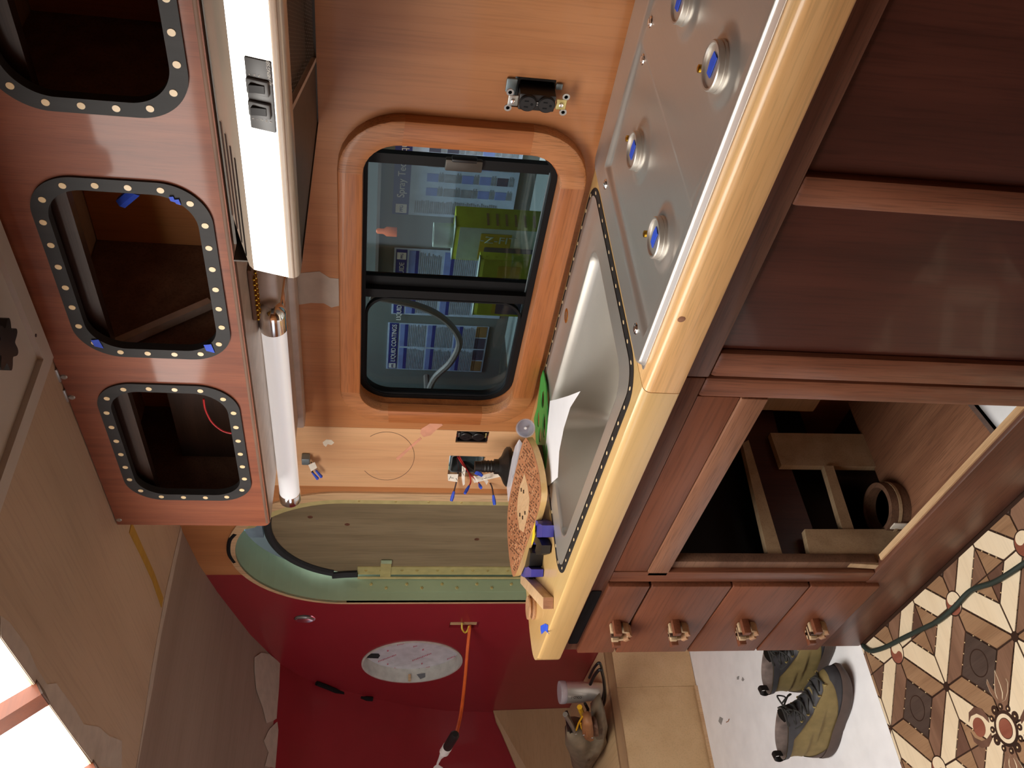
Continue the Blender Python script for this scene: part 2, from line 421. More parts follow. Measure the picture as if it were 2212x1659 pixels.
patch([(697, 955), (705, 949), (716, 950), (722, 956), (716, 961), (708, 959), (704, 965), (699, 961)], 'putty')
patch([(910, 926), (930, 914), (950, 912), (957, 918), (945, 926), (930, 940), (915, 944), (908, 936)], 'pinkfiller')
patch([(855, 990), (880, 968), (908, 944), (911, 948), (884, 972), (860, 994)], 'pinkfiller')
pc = MB().tube([W(835+60*math.cos(t), 985+52*math.sin(t), 1.4497) for t in [i*.12-2.2 for i in range(40)]], .0006, 4)
obj('pencil_arc', pc, 'wiredark', wr)
tp = obj('paper_tape', MB().sheet([W(*p, 1.4494) for p in ((1020, 1031), (1102, 1012), (1104, 1024), (1024, 1043))], (0, -1, 0), .0005), 'label', wr, False)
a0, a1 = W(1100, 1021, 1.449), W(1040, 1036, 1.449)
# ---- wood over the door and red wall beyond it
def arch(x0, x1, top, zs, n=20):          # door outline, right jamb foot first, over the arch to the left foot
    cx, R = (x0+x1)/2, (x1-x0)/2
    out = [(x1, 0.02)]
    for i in range(n+1):
        t = pi*i/n; out.append((cx+R*math.cos(t), zs+(top-zs)*math.sin(t)))
    return out+[(x0, 0.02)]
DX0, DX1, DZ = -2.990, -2.300, 1.40
PROF = [(-2.49, CEIL), (-2.72, 1.876), (-2.92, 1.839), (-3.265, 1.76), (-3.533, 1.674)]     # roof over the front end
NOSE = [(-3.533, 1.674), (-3.67, 1.60), (-3.77, 1.526), (-3.93, 1.31), (-4.06, 1.12), (-4.13, .95), (-4.165, .72), (-4.15, .30), (-4.14, 0)]
arc_out = arch(DX0-.012, DX1+.0, 1.762, DZ)
def arcpart(x_from, x_to):                 # points of the arch outline between two x values (right to left)
    return [p for p in arc_out if min(x_from, x_to) <= p[0] <= max(x_from, x_to) and p[1] > .1]
XR = -2.79
def z_on_arch(x):
    for a, b in zip(arc_out, arc_out[1:]):
        if a[0] >= x >= b[0] and a[0] != b[0]: return a[1]+(b[1]-a[1])*(a[0]-x)/(a[0]-b[0])
HOLE = arch(DX0-.012, -2.262, 1.774, DZ, 60)
up = [(-2.236, CEIL), (-2.236, 0), (-2.262, 0), (-2.262, 1.40)] + [p for p in HOLE if p[0] < -2.263 and p[0] > XR]
zr = [a[1]+(b[1]-a[1])*(a[0]-XR)/(a[0]-b[0]) for a, b in zip(HOLE, HOLE[1:]) if a[0] >= XR > b[0]][0]
up += [(XR, zr), (XR, 1.866), (-2.72, 1.876), (-2.49, CEIL)]
obj('wall_right', MB().prism([up], 'y', 1.45, 1.475), 'wallply', None, 30, kind=S)
redz = [(XR, zr)] + [p for p in HOLE if p[0] < XR and p[1] > .1] + [(DX0-.012, 0)]
porth = [(-3.557+.214*math.cos(2*pi*i/48), 1.134+.209*math.sin(2*pi*i/48)) for i in range(48)]
hook = [(-3.222, .897), (-3.172, .897), (-3.172, 1.011), (-3.222, 1.011)]
clip = [(-3.135+.034*math.cos(t), 1.553+.040*math.sin(t)) for t in [2*pi*i/16 for i in range(16)]]
outer = redz + [(-4.14, 0)] + [(x-.03, z+.012) for x, z in reversed(NOSE[:-1])] + [(-3.265, 1.772), (-2.92, 1.850), (XR, 1.876)]
obj('wall_right', MB().prism([outer, porth, hook, clip], 'y', 1.45, 1.475), 'red', None, 30, kind=S)
# ---- curved red front wall and its bare lower part
def nose(i, j, ys=(-.7, -.2, .3, .8, 1.2, 1.45)):
    x, z = NOSE[i]; y = ys[j]
    bow = .10*(1-((y-.4)/1.05)**2)
    if j == 5: y = 1.452; bow = 0
    if i == 0: return (-3.533-.06*(1.45-y)+.004, y, 1.674-.022*(1.45-y)+.003)
    return (x-bow, y, z)
obj('wall_front', MB().grid(lambda i, j: nose(i, j), len(NOSE), 6), 'red', None, True, kind=S)
edge = [(1.449, .724), (1.40, .712), (1.355, .690), (1.27, .655), (1.19, .622), (1.05, .54), (.9, .42), (.9, .30), (1.449, .30)]
lowx = lambda y, z: -4.135-.10*(1-((y-.4)/1.05)**2)
lw = MB()
lw.sheet([(lowx(y, z)+(-.015 if z > .5 else 0), y, z) for y, z in edge], (1, 0, 0), .012)
obj('wall_front', lw, 'frontply', None, False, kind=S)
sr = MB(); sr.prism([[(-4.13, .30), (-3.40, .30), (-3.40, .335), (-3.50, .330), (-3.66, .316), (-3.74, .315), (-3.80, .332), (-4.11, .425), (-4.135, .70)]], 'y', 1.4485, 1.450)
# ---- ceiling: flat birch with skylight and roof hatch openings, sloping front
SKY = (-2.42, -.80, -.25, .637)
cl = obj('ceiling', MB().prism([[(-2.49, -.7), (1.1, -.7), (1.1, 1.45), (-2.49, 1.45)], [(SKY[0], SKY[2]), (SKY[1], SKY[2]), (SKY[1], SKY[3]), (SKY[0], SKY[3])]], 'z', CEIL, CEIL+.02), 'birch', None, 30, kind=S)
def slope(i, j):
    x, z = PROF[i]; y = (-.7, .3, .95, 1.45)[j]
    if i == 4 and j < 3: x, z = x-.06*(1.45-y), z-.022*(1.45-y)
    return (x, y, z)
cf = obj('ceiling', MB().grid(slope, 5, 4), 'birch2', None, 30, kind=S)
def seam(pts, w, name, mat, z=CEIL-.0015, par=None):
    mb = MB(); up_ = []; lo = []
    for i, p in enumerate(pts):
        a, b = Vector(pts[max(i-1, 0)]), Vector(pts[min(i+1, len(pts)-1)]); n = Vector((-(b-a).y, (b-a).x)).normalized()*w*(.8+.4*random.random())/2
        up_.append((p[0]+n.x, p[1]+n.y, z)); lo.append((p[0]-n.x, p[1]-n.y, z))
    mb.sheet(up_+lo[::-1], (0, 0, 1), .002); return obj(name, mb, mat, par or cl, False)
seam([(-2.497, 1.449), (-2.480, 1.35), (-2.47, 1.22), (-2.468, 1.10), (-2.478, .98), (-2.50, .86), (-2.515, .75), (-2.52, .6), (-2.52, .4)], .045, 'seam_tape', 'filler')
seam([tuple(H(px, py, CEIL)[:2]) for px, py in ((281, 1139), (305, 1190), (330, 1245), (350, 1302))], .03, 'masking_tape', 'yellowtape')
fp = [H(*p, CEIL) for p in ((0, 1330), (20, 1345), (60, 1400), (76, 1440), (100, 1478), (120, 1476), (160, 1530), (180, 1565), (212, 1570), (235, 1590), (262, 1600), (262, 1659), (205, 1655), (150, 1585), (88, 1505), (40, 1432), (0, 1378))]
fp = [Vector((p.x, max(p.y, .638), CEIL-.0005)) for p in fp]
obj('filler_patch', MB().sheet(fp, (0, 0, -1), .0008), 'filler', cl, False)
def on_slope(px, py):
    p0 = Vector((-3.533, 1.45, 1.674)); n = Vector((-(1.674-1.76), 0, (-3.533+3.265))).normalized()
    r = ray(px, py); return EYE + r*((p0-EYE).dot(n)/r.dot(n))
def slopepatch(px):
    obj('filler_patch', MB().sheet([on_slope(*p)+Vector((.0, 0, -.003)) for p in px], (0, 0, -1), .001), 'filler', cf, False)
slopepatch([(548, 1420), (562, 1410), (580, 1413), (603, 1432), (600, 1500), (596, 1552), (586, 1558), (574, 1562), (566, 1530), (552, 1490), (548, 1450)])
slopepatch([(600, 1556), (601, 1640), (592, 1659), (570, 1655), (578, 1625), (568, 1600), (580, 1575)])
# ---- skylight: bright pane in a shaft, mahogany bars across it
lan = [(.6365, 1.905), (.35, 2.30), (.03, 2.30), (-.2495, 1.905)]
lm = MB()
for (ya, za), (yb, zb) in zip(lan, lan[1:]): lm.add([(SKY[0], ya, za), (SKY[1], ya, za), (SKY[1], yb, zb), (SKY[0], yb, zb)], [(0, 1, 2, 3)])
for x in SKY[:2]: lm.add([(x, y, z) for y, z in lan], [(0, 1, 2, 3)])
sk = obj('window_3', lm, 'skypane', None, False, kind=S)
fr = MB()
for a in ((SKY[0]-.02, SKY[0], SKY[2], SKY[3]), (SKY[1], SKY[1]+.02, SKY[2], SKY[3]), (SKY[0], SKY[1], SKY[2]-.02, SKY[2]), (SKY[0], SKY[1], SKY[3], SKY[3]+.02)): fr.box(*a, 1.9205, 1.94)
obj('curb', fr, 'white', sk)
for i, x in enumerate((-1.665, -2.118, -1.212)):
    b = obj('bar', MB().prism([[(.644, 1.9005), (.6195, 1.884), (.318, 2.27), (.344, 2.288)]], 'x', x-.026, x+.026), 'barwood', sk, 30)
    obj('bar_end', MB().prism([[(.6448, 1.9008), (.620, 1.8842), (.622, 1.8815), (.6468, 1.8982)]], 'x', x-.0265, x+.0265), 'walnut', b, False)
    if i == 0:
        q = V(4, 1556, x); lat = MB().lathe([(.016, -.004), (.018, .004), (.010, .008), (.008, .005), (.004, .005)], q, (0, -.79, -.61), 20)
        obj('latch', lat, 'chrome', b); 
# ---- walls behind the camera, never in the picture: they close the room and hold an added pane for fill light
obj('wall_left', MB().prism([[(-4.2, 0), (1.1, 0), (1.1, CEIL), (-4.2, CEIL)], [(-3.3, .95), (-1.6, .95), (-1.6, 1.55), (-3.3, 1.55)]], 'y', -.72, -.70), 'wallply', None, False, kind=S)
obj('fill_pane', MB().box(-3.3, -1.6, -.735, -.73, .95, 1.55), 'sidefill', None, False, kind=S)
obj('wall_back', MB().box(1.1, 1.12, -.72, 1.475, 0, CEIL), 'wallply', None, False, kind=S)

# ---- window_1: rounded mahogany surround in eight pieces, black sliding window, tinted glass
w1 = thing('window_1', (-1.44, 1.45, .9), kind=S)
O = (-1.888, -.958, .914, 1.410); I = (-1.835, -1.014, .968, 1.360); ro, ri = .126, .072
def trimpiece(pts_o, pts_i, mat):
    mb = MB(); m = len(pts_o)
    def prof(k):
        o, i = Vector(pts_o[k]), Vector(pts_i[k]); d = (i-o).normalized()
        q = [(o, 1.4505), (o, 1.431), (o+d*.002, 1.4262), (o+d*.0065, 1.424), (i-d*.0045, 1.424), (i-d*.0013, 1.4255), (i, 1.429), (i, 1.4505)]
        return [(p.x, y, p.y) for p, y in q]
    mb.grid(lambda k, j: prof(k)[j], m, 8)
    mb.add(prof(0), [tuple(range(8))]); mb.add(prof(m-1), [tuple(reversed(range(8)))])
    for k in range(m-1): mb.add([prof(k)[0], prof(k)[7], prof(k+1)[7], prof(k+1)[0]], [(0, 1, 2, 3)])
    obj('frame_piece', mb, mat, w1, 40)
po, pi_ = rrect(*O, ro), rrect(*I, ri)
for q in range(4):
    a = q*9
    trimpiece(po[a:a+9], pi_[a:a+9], 'trimcorner')
    b = (a+9) % 36
    trimpiece([po[a+8], po[b]], [pi_[a+8], pi_[b]], 'trimwood' if q in (0, 2) else 'trimwood_z')
obj('jamb_liner', MB().prism([rrect(-1.849, -1.0225, .958, 1.372, .089), rrect(-1.842, -1.024, .964, 1.366, .084)], 'y', 1.452, 1.476), 'trimwood', w1)
obj('outer_frame', MB().prism([rrect(-1.8495, -1.0225, .9575, 1.3725, .0885), rrect(-1.828, -1.034, .978, 1.352, .072)], 'y', 1.476, 1.50), 'blackmetal', w1)
obj('sill_track', MB().box(-1.78, -1.10, 1.4925, 1.4945, .974, .980), 'boxgrey', w1)
xm = W(960, 632, 1.49).x
obj('meeting_rail', MB().box(xm-.014, xm+.012, 1.478, 1.492, .972, 1.362), 'blackmetal', w1)
xm2 = W(960, 610, 1.50).x
obj('sash_rail', MB().box(xm2-.014, xm2+.016, 1.494, 1.508, .972, 1.362), 'blackmetal', w1)
xs = W(1000, 350, 1.50).x
obj('sash_rail', MB().box(xs-.012, xs+.012, 1.494, 1.508, .972, 1.362), 'blackmetal', w1)
g1 = W(1003, 346, 1.488)
lt = obj('latch', MB().box(xs-.012, xs+.016, 1.482, 1.494, g1.z-.038, g1.z+.038, .003), 'hooddark', w1)
obj('thumb_grip', MB().box(xs+.014, xs+.022, 1.476, 1.494, g1.z-.026, g1.z+.026, .003), 'black', lt)
obj('glass', MB().box(-1.835, xm, 1.482, 1.486, .972, 1.358), 'glass', w1, False)
obj('glass', MB().box(xm2, xs, 1.499, 1.503, .972, 1.358), 'glass', w1, False)
obj('gasket', MB().prism([rrect(-1.828, xm-.012, .978, 1.352, .06), rrect(-1.822, xm-.018, .984, 1.346, .055)], 'y', 1.478, 1.490), 'rubber', w1)

# ---- what stands outside the window: workshop wall, posters, boxes on a bench, a hose
OY = 2.05
obj('wall_outside', MB().box(-4.3, .2, OY, OY+.03, .2, 2.6), 'shopwall', None, False, kind=S)
obj('floor_outside', MB().box(-4.3, .2, 1.50, OY, -.05, 0), 'shopwall', None, False, kind=S)
def prect(px0, px1, py0, py1, y):          # a rectangle from two measured corners (photo left/top is world top/right)
    a, b = W(px0, py0, y), W(px1, py1, y)
    return min(a.x, b.x), max(a.x, b.x), min(a.z, b.z), max(a.z, b.z)
def poster(name, x0, x1, z0, z1, label):
    p = thing(name, (x0, OY-.002, z0), label, 'poster')
    obj('sheet', MB().box(x0, x1, OY-.003, OY-.001, z0, z1), 'postpale', p, False); return p
def pbox(p, name, mat, x0, x1, z0, z1, k=0):
    return obj(name, MB().box(x0, x1, OY-.0036-k*.0006, OY-.003-k*.0006, z0, z1), mat, p, False)
def plogo(p, x, z, s):
    pbox(p, 'logo', 'paleink', x, x+s, z, z+s, 1)
    lettering('PPG', s*.42, (x+s/2, OY-.0045, z+s*.34), (1, 0, 0), (0, 0, 1), 'postblue', p, 'lettering', 'CENTER')
# spray techniques chart
x1 = W(900, 290, OY).x; x0 = W(880, 462, OY).x; zt = W(850, 400, OY).z; zb = W(1118, 400, OY).z
p = poster('poster', x0, x1, zb, zt, 'workshop poster with blue header reading Spray Techniques and small pictures')
hd = .047; pbox(p, 'header', 'postblue', x0, x1, zt-hd, zt)
plogo(p, x0+.006, zt-hd+.006, .032)
lettering('Spray Techniques', .030, (x0+.062, OY-.0045, zt-hd+.015), (1, 0, 0), (0, 0, 1), 'paleink', p)
nx = 4
for i in range(nx):
    for j in range(5):
        xx = x0+.075+i*.05; zz = zt-hd-.028-(j+1)*.050
        pbox(p, 'picture', random.choice(['postgrey', 'postdark', 'postmid']), xx, xx+.028, zz, zz+.032)
        for t in range(4): pbox(p, 'print_line', 'postgrey', xx, xx+.034-.006*(t % 2), zz-.004-t*.0035, zz-.0025-t*.0035)
for t in range(40): pbox(p, 'print_line', 'postgrey', x0+.010, x0+.058-.008*random.random(), zt-hd-.020-t*.006, zt-hd-.017-t*.006)
# left half-hidden guide
x1 = W(900, 536, OY).x; x0 = x1-.29; zt = W(851, 560, OY).z; zb = zt-.36
p = poster('poster', x0, x1, zb, zt, 'workshop poster headed GUIDE, half hidden behind the yellow box')
pbox(p, 'header', 'postblue', x0+.004, x1-.006, zt-.040, zt-.006); plogo(p, x1-.046, zt-.037, .028)
lettering('LIQUID COATINGS GUIDE', .022, (x1-.058, OY-.0045, zt-.032), (1, 0, 0), (0, 0, 1), 'paleink', p, 'lettering', 'RIGHT')
for k in range(2):
    zz = zt-.046-k*.11
    pbox(p, 'band', 'postmid', x0+.006, x1-.008, zz-.020, zz); pbox(p, 'band', 'postblue', x0+.006, x1-.008, zz-.030, zz-.020)
    for t in range(11): pbox(p, 'print_line', 'postgrey', x0+.01, x1-.012-.02*random.random(), zz-.036-t*.0062, zz-.0335-t*.0062)
# liquid coatings chart
a = W(830, 795, OY); b = W(1050, 705, OY); x0, x1 = a.x, b.x; zt = W(836, 745, OY).z; zb = W(1050, 745, OY).z
p = poster('poster', x0, x1, zb, zt, 'workshop poster headed LIQUID COATINGS seen through the left pane')
pbox(p, 'header', 'postblue', x0+.004, x1, zt-.036, zt-.006); plogo(p, x0+.008, zt-.033, .024)
lettering('LIQUID COATINGS', .022, (x0+.042, OY-.0045, zt-.030), (1, 0, 0), (0, 0, 1), 'paleink', p)
hw = (x1-x0)/2
for k in range(3):
    zz = zt-.042-k*.092
    for s_ in range(2):
        xa = x0+.005+s_*hw; xb = xa+hw-.009
        pbox(p, 'band', 'postmid', xa, xb, zz-.015, zz); pbox(p, 'band', 'postblue', xa, xb, zz-.026, zz-.015)
        for t in range(10): pbox(p, 'print_line', 'postgrey', xa, xb-.012*random.random(), zz-.031-t*.0058, zz-.029-t*.0058)
for k in range(4):
    pbox(p, 'swatch', 'postbrown' if k in (0, 3) else 'postdark', x0+.006+k*hw/2, x0+hw/2+k*hw/2, zb+.006, zb+.042)
# bench with two cartons and a paper roll
obj('shop_bench', MB().box(-2.15, -.9, 1.62, 2.0, .86, .90, .004).box(-2.10, -2.05, 1.66, 1.71, 0, .86).box(-1.0, -.95, 1.66, 1.71, 0, .86).box(-2.10, -2.05, 1.93, 1.98, 0, .86).box(-1.0, -.95, 1.93, 1.98, 0, .86), 'shopwall', None, label='grey workshop bench outside the window under the cartons', cat='bench')
def carton(x0, x1, y0, y1, z0, z1, rot, label, words, mats):
    t = thing('carton', ((x0+x1)/2, (y0+y1)/2, z0), label, 'box')
    t.rotation_euler.z = rot
    obj('box_body', MB().box(x0, x1, y0, y1, z0, z1, .002), mats[0], t)
    obj('front_print', MB().box(x0+.004, x1-.002, y0-.001, y0, z0+.004, z1-.01), mats[1], t, False)
    w, h = x1-x0, z1-z0
    obj('print_band', MB().box(x0+.01, x1-.02, y0-.0016, y0-.001, z0+h*.38, z0+h*.72), 'ochre', t, False)
    obj('print_patch', MB().box(x0+.01, x0+w*.45, y0-.0018, y0-.0016, z0+h*.10, z0+h*.66), 'postdark', t, False)
    if words == 'CLASSIC': lettering(words, .034, (x1-.085, y0-.002, z1-.012), (0, 0, -1), (1, 0, 0), 'postdark', t, 'lettering', 'LEFT', .0004)
    else: lettering(words, .036, (x1-.055, y0-.002, z0+h*.72), (0, 0, -1), (1, 0, 0), 'limewhite', t, 'lettering', 'LEFT', .0004)
    obj('lid_flap', MB().box(x0-.001, x1+.001, y0-.001, (y0+y1)/2, z1, z1+.002), 'limewhite', t, False)
    for k in range(6): obj('print_line', MB().box(x1, x1+.0008, y0+.01, y1-.02, z0+.03+k*.024, z0+.036+k*.024), 'olive', t, False)
    return t
q = W(1115, 470, 1.80)
carton(-1.575, -1.445, 1.73, 1.80, .90, 1.135, math.radians(-8), 'lime and white carton under the paper roll outside the window', '-Z-FIT', ('lime', 'limewhite'))
t = carton(-1.70, -1.505, 1.66, 1.69, .90, 1.07, math.radians(3), 'lime carton reading CLASSIC left of the taller carton outside', 'CLASSIC', ('lime', 'lime'))
obj('tape_roll', MB().lathe([(.022, 0), (.032, 0), (.032, .05), (.022, .05), (.022, 0)], (-1.52, 1.765, 1.1375), (0, 0, 1), 28), 'limewhite', None, label='pale paper roll standing on top of the lime carton', cat='roll')
hp = smooth_path([W(*p, 1.9) for p in ((800, 640), (900, 660), (960, 690), (992, 735), (975, 780), (940, 815), (925, 850), (922, 880))]); hp[-1].y = 2.04; hp[-2].y = 2.02; hp[-3].y = 1.99; hp[-4].y = 1.96; hp[-5].y = 1.93
obj('hose', MB().tube(hp, .011, 8), 'hose', None, label='pale hose curving down in front of the left poster outside', cat='hose')
b = W(822, 520, 2.0)
obj('spray_can', MB().lathe([(.0, 0), (.014, .0), (.014, .03), (.008, .038), (.008, .055), (.004, .06)], (W(835, 500, 2.0).x, 2.0, W(835, 500, 2.0).z-.03), (0, 0, 1), 16), 'orange', None, label='orange topped tool hung high on the workshop wall', cat='tool')
hk = W(822, 490, 2.03)
obj('wall_rail', MB().box(-1.95, -1.40, 2.02, 2.05, W(822, 420, 2.03).z, W(815, 420, 2.03).z), 'hose', None, label='thin pale rail high on the workshop wall', cat='rail')

# ---- door_1: round topped opening, green metal jamb, plywood leaf with gasket and long hinge
d1 = thing('door_1', (-2.65, 1.45, 0), kind=S)
jo, ji = arch(DX0-.012, DX1+.038, 1.775, DZ, 32), arch(DX0, DX1, 1.752, DZ, 32)
obj('casing', MB().prism([jo+ji[::-1]], 'y', 1.444, 1.452), 'casing', d1, 30)
jm = MB()
for i in range(len(ji)-1):
    (xa, za), (xb, zb) = ji[i], ji[i+1]
    jm.add([(xa, 1.4445, za), (xb, 1.4445, zb), (xb, 1.575, zb), (xa, 1.575, za)], [(0, 1, 2, 3)])
obj('jamb', jm, 'green', d1, 30)
edge_in = arch(DX0+.0, DX1-.024, 1.735, DZ, 32)
obj('jamb_flange', MB().prism([[p for p in ji if p[0] > -2.50]+[p for p in edge_in if p[0] > -2.50][::-1]], 'y', 1.446, 1.450), 'hinge', d1, 30)
for z in (.95, 1.05, 1.15, 1.25, 1.36): obj('screw', MB().lathe([(.004, 0), (.003, .002)], (DX1-.010, 1.446, z), (0, -1, 0), 10), 'gold', d1)
LEAFY = 1.545
leaf = arch(-2.958, -2.31, 1.655, 1.36, 32)
lf = obj('door_leaf', MB().prism([leaf], 'y', LEAFY, LEAFY+.03), 'doorply', d1, 30)
gp = [Vector((x, LEAFY-.004, z)) for x, z in arch(-2.962, -2.306, 1.662, 1.36, 40) if z > 1.30]
obj('gasket', MB().tube([p for p in gp if p.x < -2.34 and not (p.x < -2.94 and p.z < 1.44)], .014, 8), 'gasket', d1)
obj('gasket', MB().tube([W(718, 1243, 1.535), W(745, 1241, 1.535), W(772, 1240, 1.533)], .0125, 8), 'gasket', d1)
hz0, hz1 = .62, W(772, 1240, 1.53).z
obj('hinge_leaf', MB().box(-2.962, -2.905, LEAFY-.004, LEAFY-.0005, hz0, hz1), 'hinge', d1, 30)
obj('hinge_leaf', MB().box(-2.9895, -2.9875, 1.485, 1.535, hz0, hz1), 'green', d1, 30)
obj('hinge_pin', MB().tube([(-2.978, 1.537, hz0), (-2.978, 1.537, hz1)], .0055, 8), 'hinge', d1)
n_ = 0
z = hz1-.03
while z > hz0:
    obj('rivet', MB().lathe([(.006, 0), (.0055, .002), (.0025, .003), (.0025, .001)], (-2.9875, 1.50 if n_ % 2 else 1.515, z-.02), (1, 0, 0), 12), 'hinge', d1)
    obj('rivet', MB().lathe([(.006, 0), (.0055, .002), (.0025, .003), (.0025, .001)], (-2.93, LEAFY-.004, z), (0, -1, 0), 12), 'gold', d1)
    z -= .055+(.02 if n_ % 2 else 0); n_ += 1
hp = W(833, 1233, LEAFY-.006); 
hc = obj('hinge_cover', MB().box(-2.972, -2.868, LEAFY-.0075, LEAFY-.004, hp.z-.019, hp.z+.019), 'hinge', d1)
obj('cover_patch', MB().box(-2.872, -2.852, LEAFY-.0082, LEAFY-.004, hp.z-.020, hp.z+.018), 'green', hc)
obj('pull_wire', MB().tube(smooth_path([W(918, 1084, 1.54), W(925, 1078, 1.535), W(945, 1076, 1.53), W(962, 1080, 1.535), W(968, 1086, 1.543)]), .002, 6), 'wiregrey', d1)
for px, py in ((670, 1117), (750, 1133), (1030, 1165)):
    q = W(px, py, LEAFY); obj('knot', MB().lathe([(.009, 0), (.005, .0006)], (q.x, LEAFY, q.z), (0, -1, 0), 12), 'mahog_x', d1)
thb = obj('threshold_board', MB().box(-3.1, -2.40, 1.80, 1.82, 0, 2.3), 'sky', None, False, label='sky blue painted board seen through the gap above the door', cat='board')
tb = W(560, 1165, 1.78)
obj('blue_batten', MB().box(-3.1, -2.45, 1.77, 1.80, tb.z-.02, tb.z+.045), 'boxgrey', thb, False)
rb = smooth_path([W(*p, 1.447) for p in ((508, 1152), (497, 1165), (494, 1185), (497, 1200), (506, 1213))], 4)
obj('rubber_strip', MB().tube(rb, .007, 6), 'rubber', None, label='short black rubber strip stuck beside the top of the door arch', cat='strip')
rb = smooth_path([W(*p, 1.440) for p in ((684, 1476), (705, 1484), (740, 1498), (775, 1507), (805, 1510))], 4)
obj('rubber_strip', MB().tube(rb, .010, 6), 'rubber', None, label='long black rubber strip on the red wall corner', cat='strip')

# ---- window_2: round porthole covered with protective film
w2 = thing('window_2', (-3.557, 1.45, .92), kind=S)
rg = MB(); A = [(-3.557+.213*math.cos(2*pi*i/48), 1.134+.208*math.sin(2*pi*i/48)) for i in range(48)]
B = [(-3.557+.205*math.cos(2*pi*i/48), 1.134+.200*math.sin(2*pi*i/48)) for i in range(48)]
rg.prism([A, B], 'y', 1.446, 1.520)
ring = obj('ring', rg, 'alu', w2)
obj('film', MB().prism([[(-3.557+.21*math.cos(2*pi*i/48), 1.134+.205*math.sin(2*pi*i/48)) for i in range(48)]], 'y', 1.505, 1.510), 'film', w2, False)
def filmpatch(px, mat, y=1.5035, name='tape'): obj(name, MB().sheet([W(*p, y) for p in px], (0, -1, 0), .001), mat, w2, False)
filmpatch([(795, 1412), (818, 1412), (821, 1416), (817, 1422), (793, 1421)], 'gasket')
filmpatch([(889, 1450), (906, 1444), (921, 1452), (912, 1457), (900, 1456)], 'ducttape')
obj('tape', MB().sheet([V(*p, -3.751) for p in ((900, 1457), (924, 1453), (926, 1458), (916, 1464), (908, 1467))], (1, 0, 0), .001), 'ducttape', w2, False)
filmpatch([(849, 1450), (858, 1448), (862, 1453), (859, 1459), (851, 1457)], 'hooddark')
def scrawl(p0, p1, n):
    mb = MB()
    for i in range(n):
        f0, f1 = i/n, (i+.6)/n
        a = (p0[0]+(p1[0]-p0[0])*f0, p0[1]+(p1[1]-p0[1])*f0); b = (p0[0]+(p1[0]-p0[0])*f1, p0[1]+(p1[1]-p0[1])*f1)
        h = 2.2 if i % 3 else 3.2
        mb.sheet([W(a[0], a[1]-h/2, 1.5042), W(b[0], b[1]-h/2, 1.5042), W(b[0], b[1]+h/2, 1.5042), W(a[0], a[1]+h/2, 1.5042)], (0, -1, 0), .0004)
    obj('print', mb, 'pinkink', w2, False)
for a, b, n in (((817, 1429), (857, 1414), 12), ((891, 1427), (933, 1411), 12), ((835, 1449), (855, 1443), 7), ((912, 1446), (929, 1440), 6), ((966, 1424), (984, 1417), 6), ((836, 1406), (842, 1405), 1), ((912, 1404), (918, 1402), 1), ((836, 1435), (841, 1434), 1), ((910, 1434), (915, 1432), 1), ((858, 1393), (874, 1390), 5), ((893, 1397), (902, 1395), 3)): scrawl(a, b, n)
obj('slot_block', MB().box(-3.764, -3.752, 1.450, 1.478, W(887, 1470).z-.001, W(882, 1470).z), 'casing', w2)

# ================================================================== GALLEY
# ---- overhead cabinet with three rimmed openings
OF = 1.10                                        # its front face
oc = thing('overhead_cabinet', (-1.0, 1.27, 1.557), 'long varnished mahogany overhead cabinet with three black rimmed openings', 'cabinet')
RIMS = [(-.765, -.375, 1.583, 1.845, .075), (-1.275, -.876, 1.580, 1.845, .075), (-1.757, -1.352, 1.584, 1.848, .075)]
face_out = [(-1.872, 1.575)]+[(-1.872+.018*(1-math.cos(t)), 1.575-.018*math.sin(t)) for t in (.4, .8, 1.2, 1.57)]+[(.4, 1.557), (.4, CEIL-.002), (-1.872, CEIL-.002)]
def shrink(R, d): return rrect(R[0]+d, R[1]-d, R[2]+d, R[3]-d, R[4]-d*.6, 16)
obj('face', MB().prism([face_out]+[shrink(R, .010) for R in RIMS], 'y', OF, OF+.018), 'mahog_face', oc, 30)
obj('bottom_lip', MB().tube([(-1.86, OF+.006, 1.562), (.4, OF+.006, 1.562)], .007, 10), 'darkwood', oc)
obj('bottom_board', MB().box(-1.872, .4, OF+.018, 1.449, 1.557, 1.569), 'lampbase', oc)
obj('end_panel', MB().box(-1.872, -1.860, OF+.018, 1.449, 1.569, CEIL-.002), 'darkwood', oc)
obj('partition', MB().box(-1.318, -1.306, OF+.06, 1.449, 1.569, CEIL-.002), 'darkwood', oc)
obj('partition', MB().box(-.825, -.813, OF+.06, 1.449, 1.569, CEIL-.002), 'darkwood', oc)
obj('back_panel', MB().box(-1.86, .4, 1.438, 1.449, 1.569, CEIL-.002), 'wallply', oc)
obj('top_rail', MB().box(-1.86, .4, 1.13, 1.15, 1.80, CEIL-.002), 'walnut', oc)
obj('shelf_box', MB().box(-1.85, -1.55, 1.28, 1.43, 1.57, 1.78), 'walnut', oc)
s0, s1 = V(248, 745, -1.292), V(455, 655, -1.292)
obj('strut', MB().tube([s0, s1], .012, 4), 'lampbase', oc)
obj('wire', MB().tube(smooth_path([W(*p, 1.19) for p in ((440, 862), (444, 885), (458, 912), (480, 930), (500, 936))]), .0022, 6), 'wirered', oc)
dotm = disc_mesh('dot', .0054, .0012, (0, -1, 0), 14)
for k, R in enumerate(RIMS):
    ym = OF-.004
    rm = MB(); mid = shrink(R, .0125)
    rm.prism([rrect(*R, 16), shrink(R, .023)], 'y', ym, OF+.012)
    rim = obj('rim', rm, 'ebony', oc, 30)
    for (x, z) in along(shrink(R, .0125), 24): piece('dot', dotm, 'dot', rim, (x, ym+.0004, z))
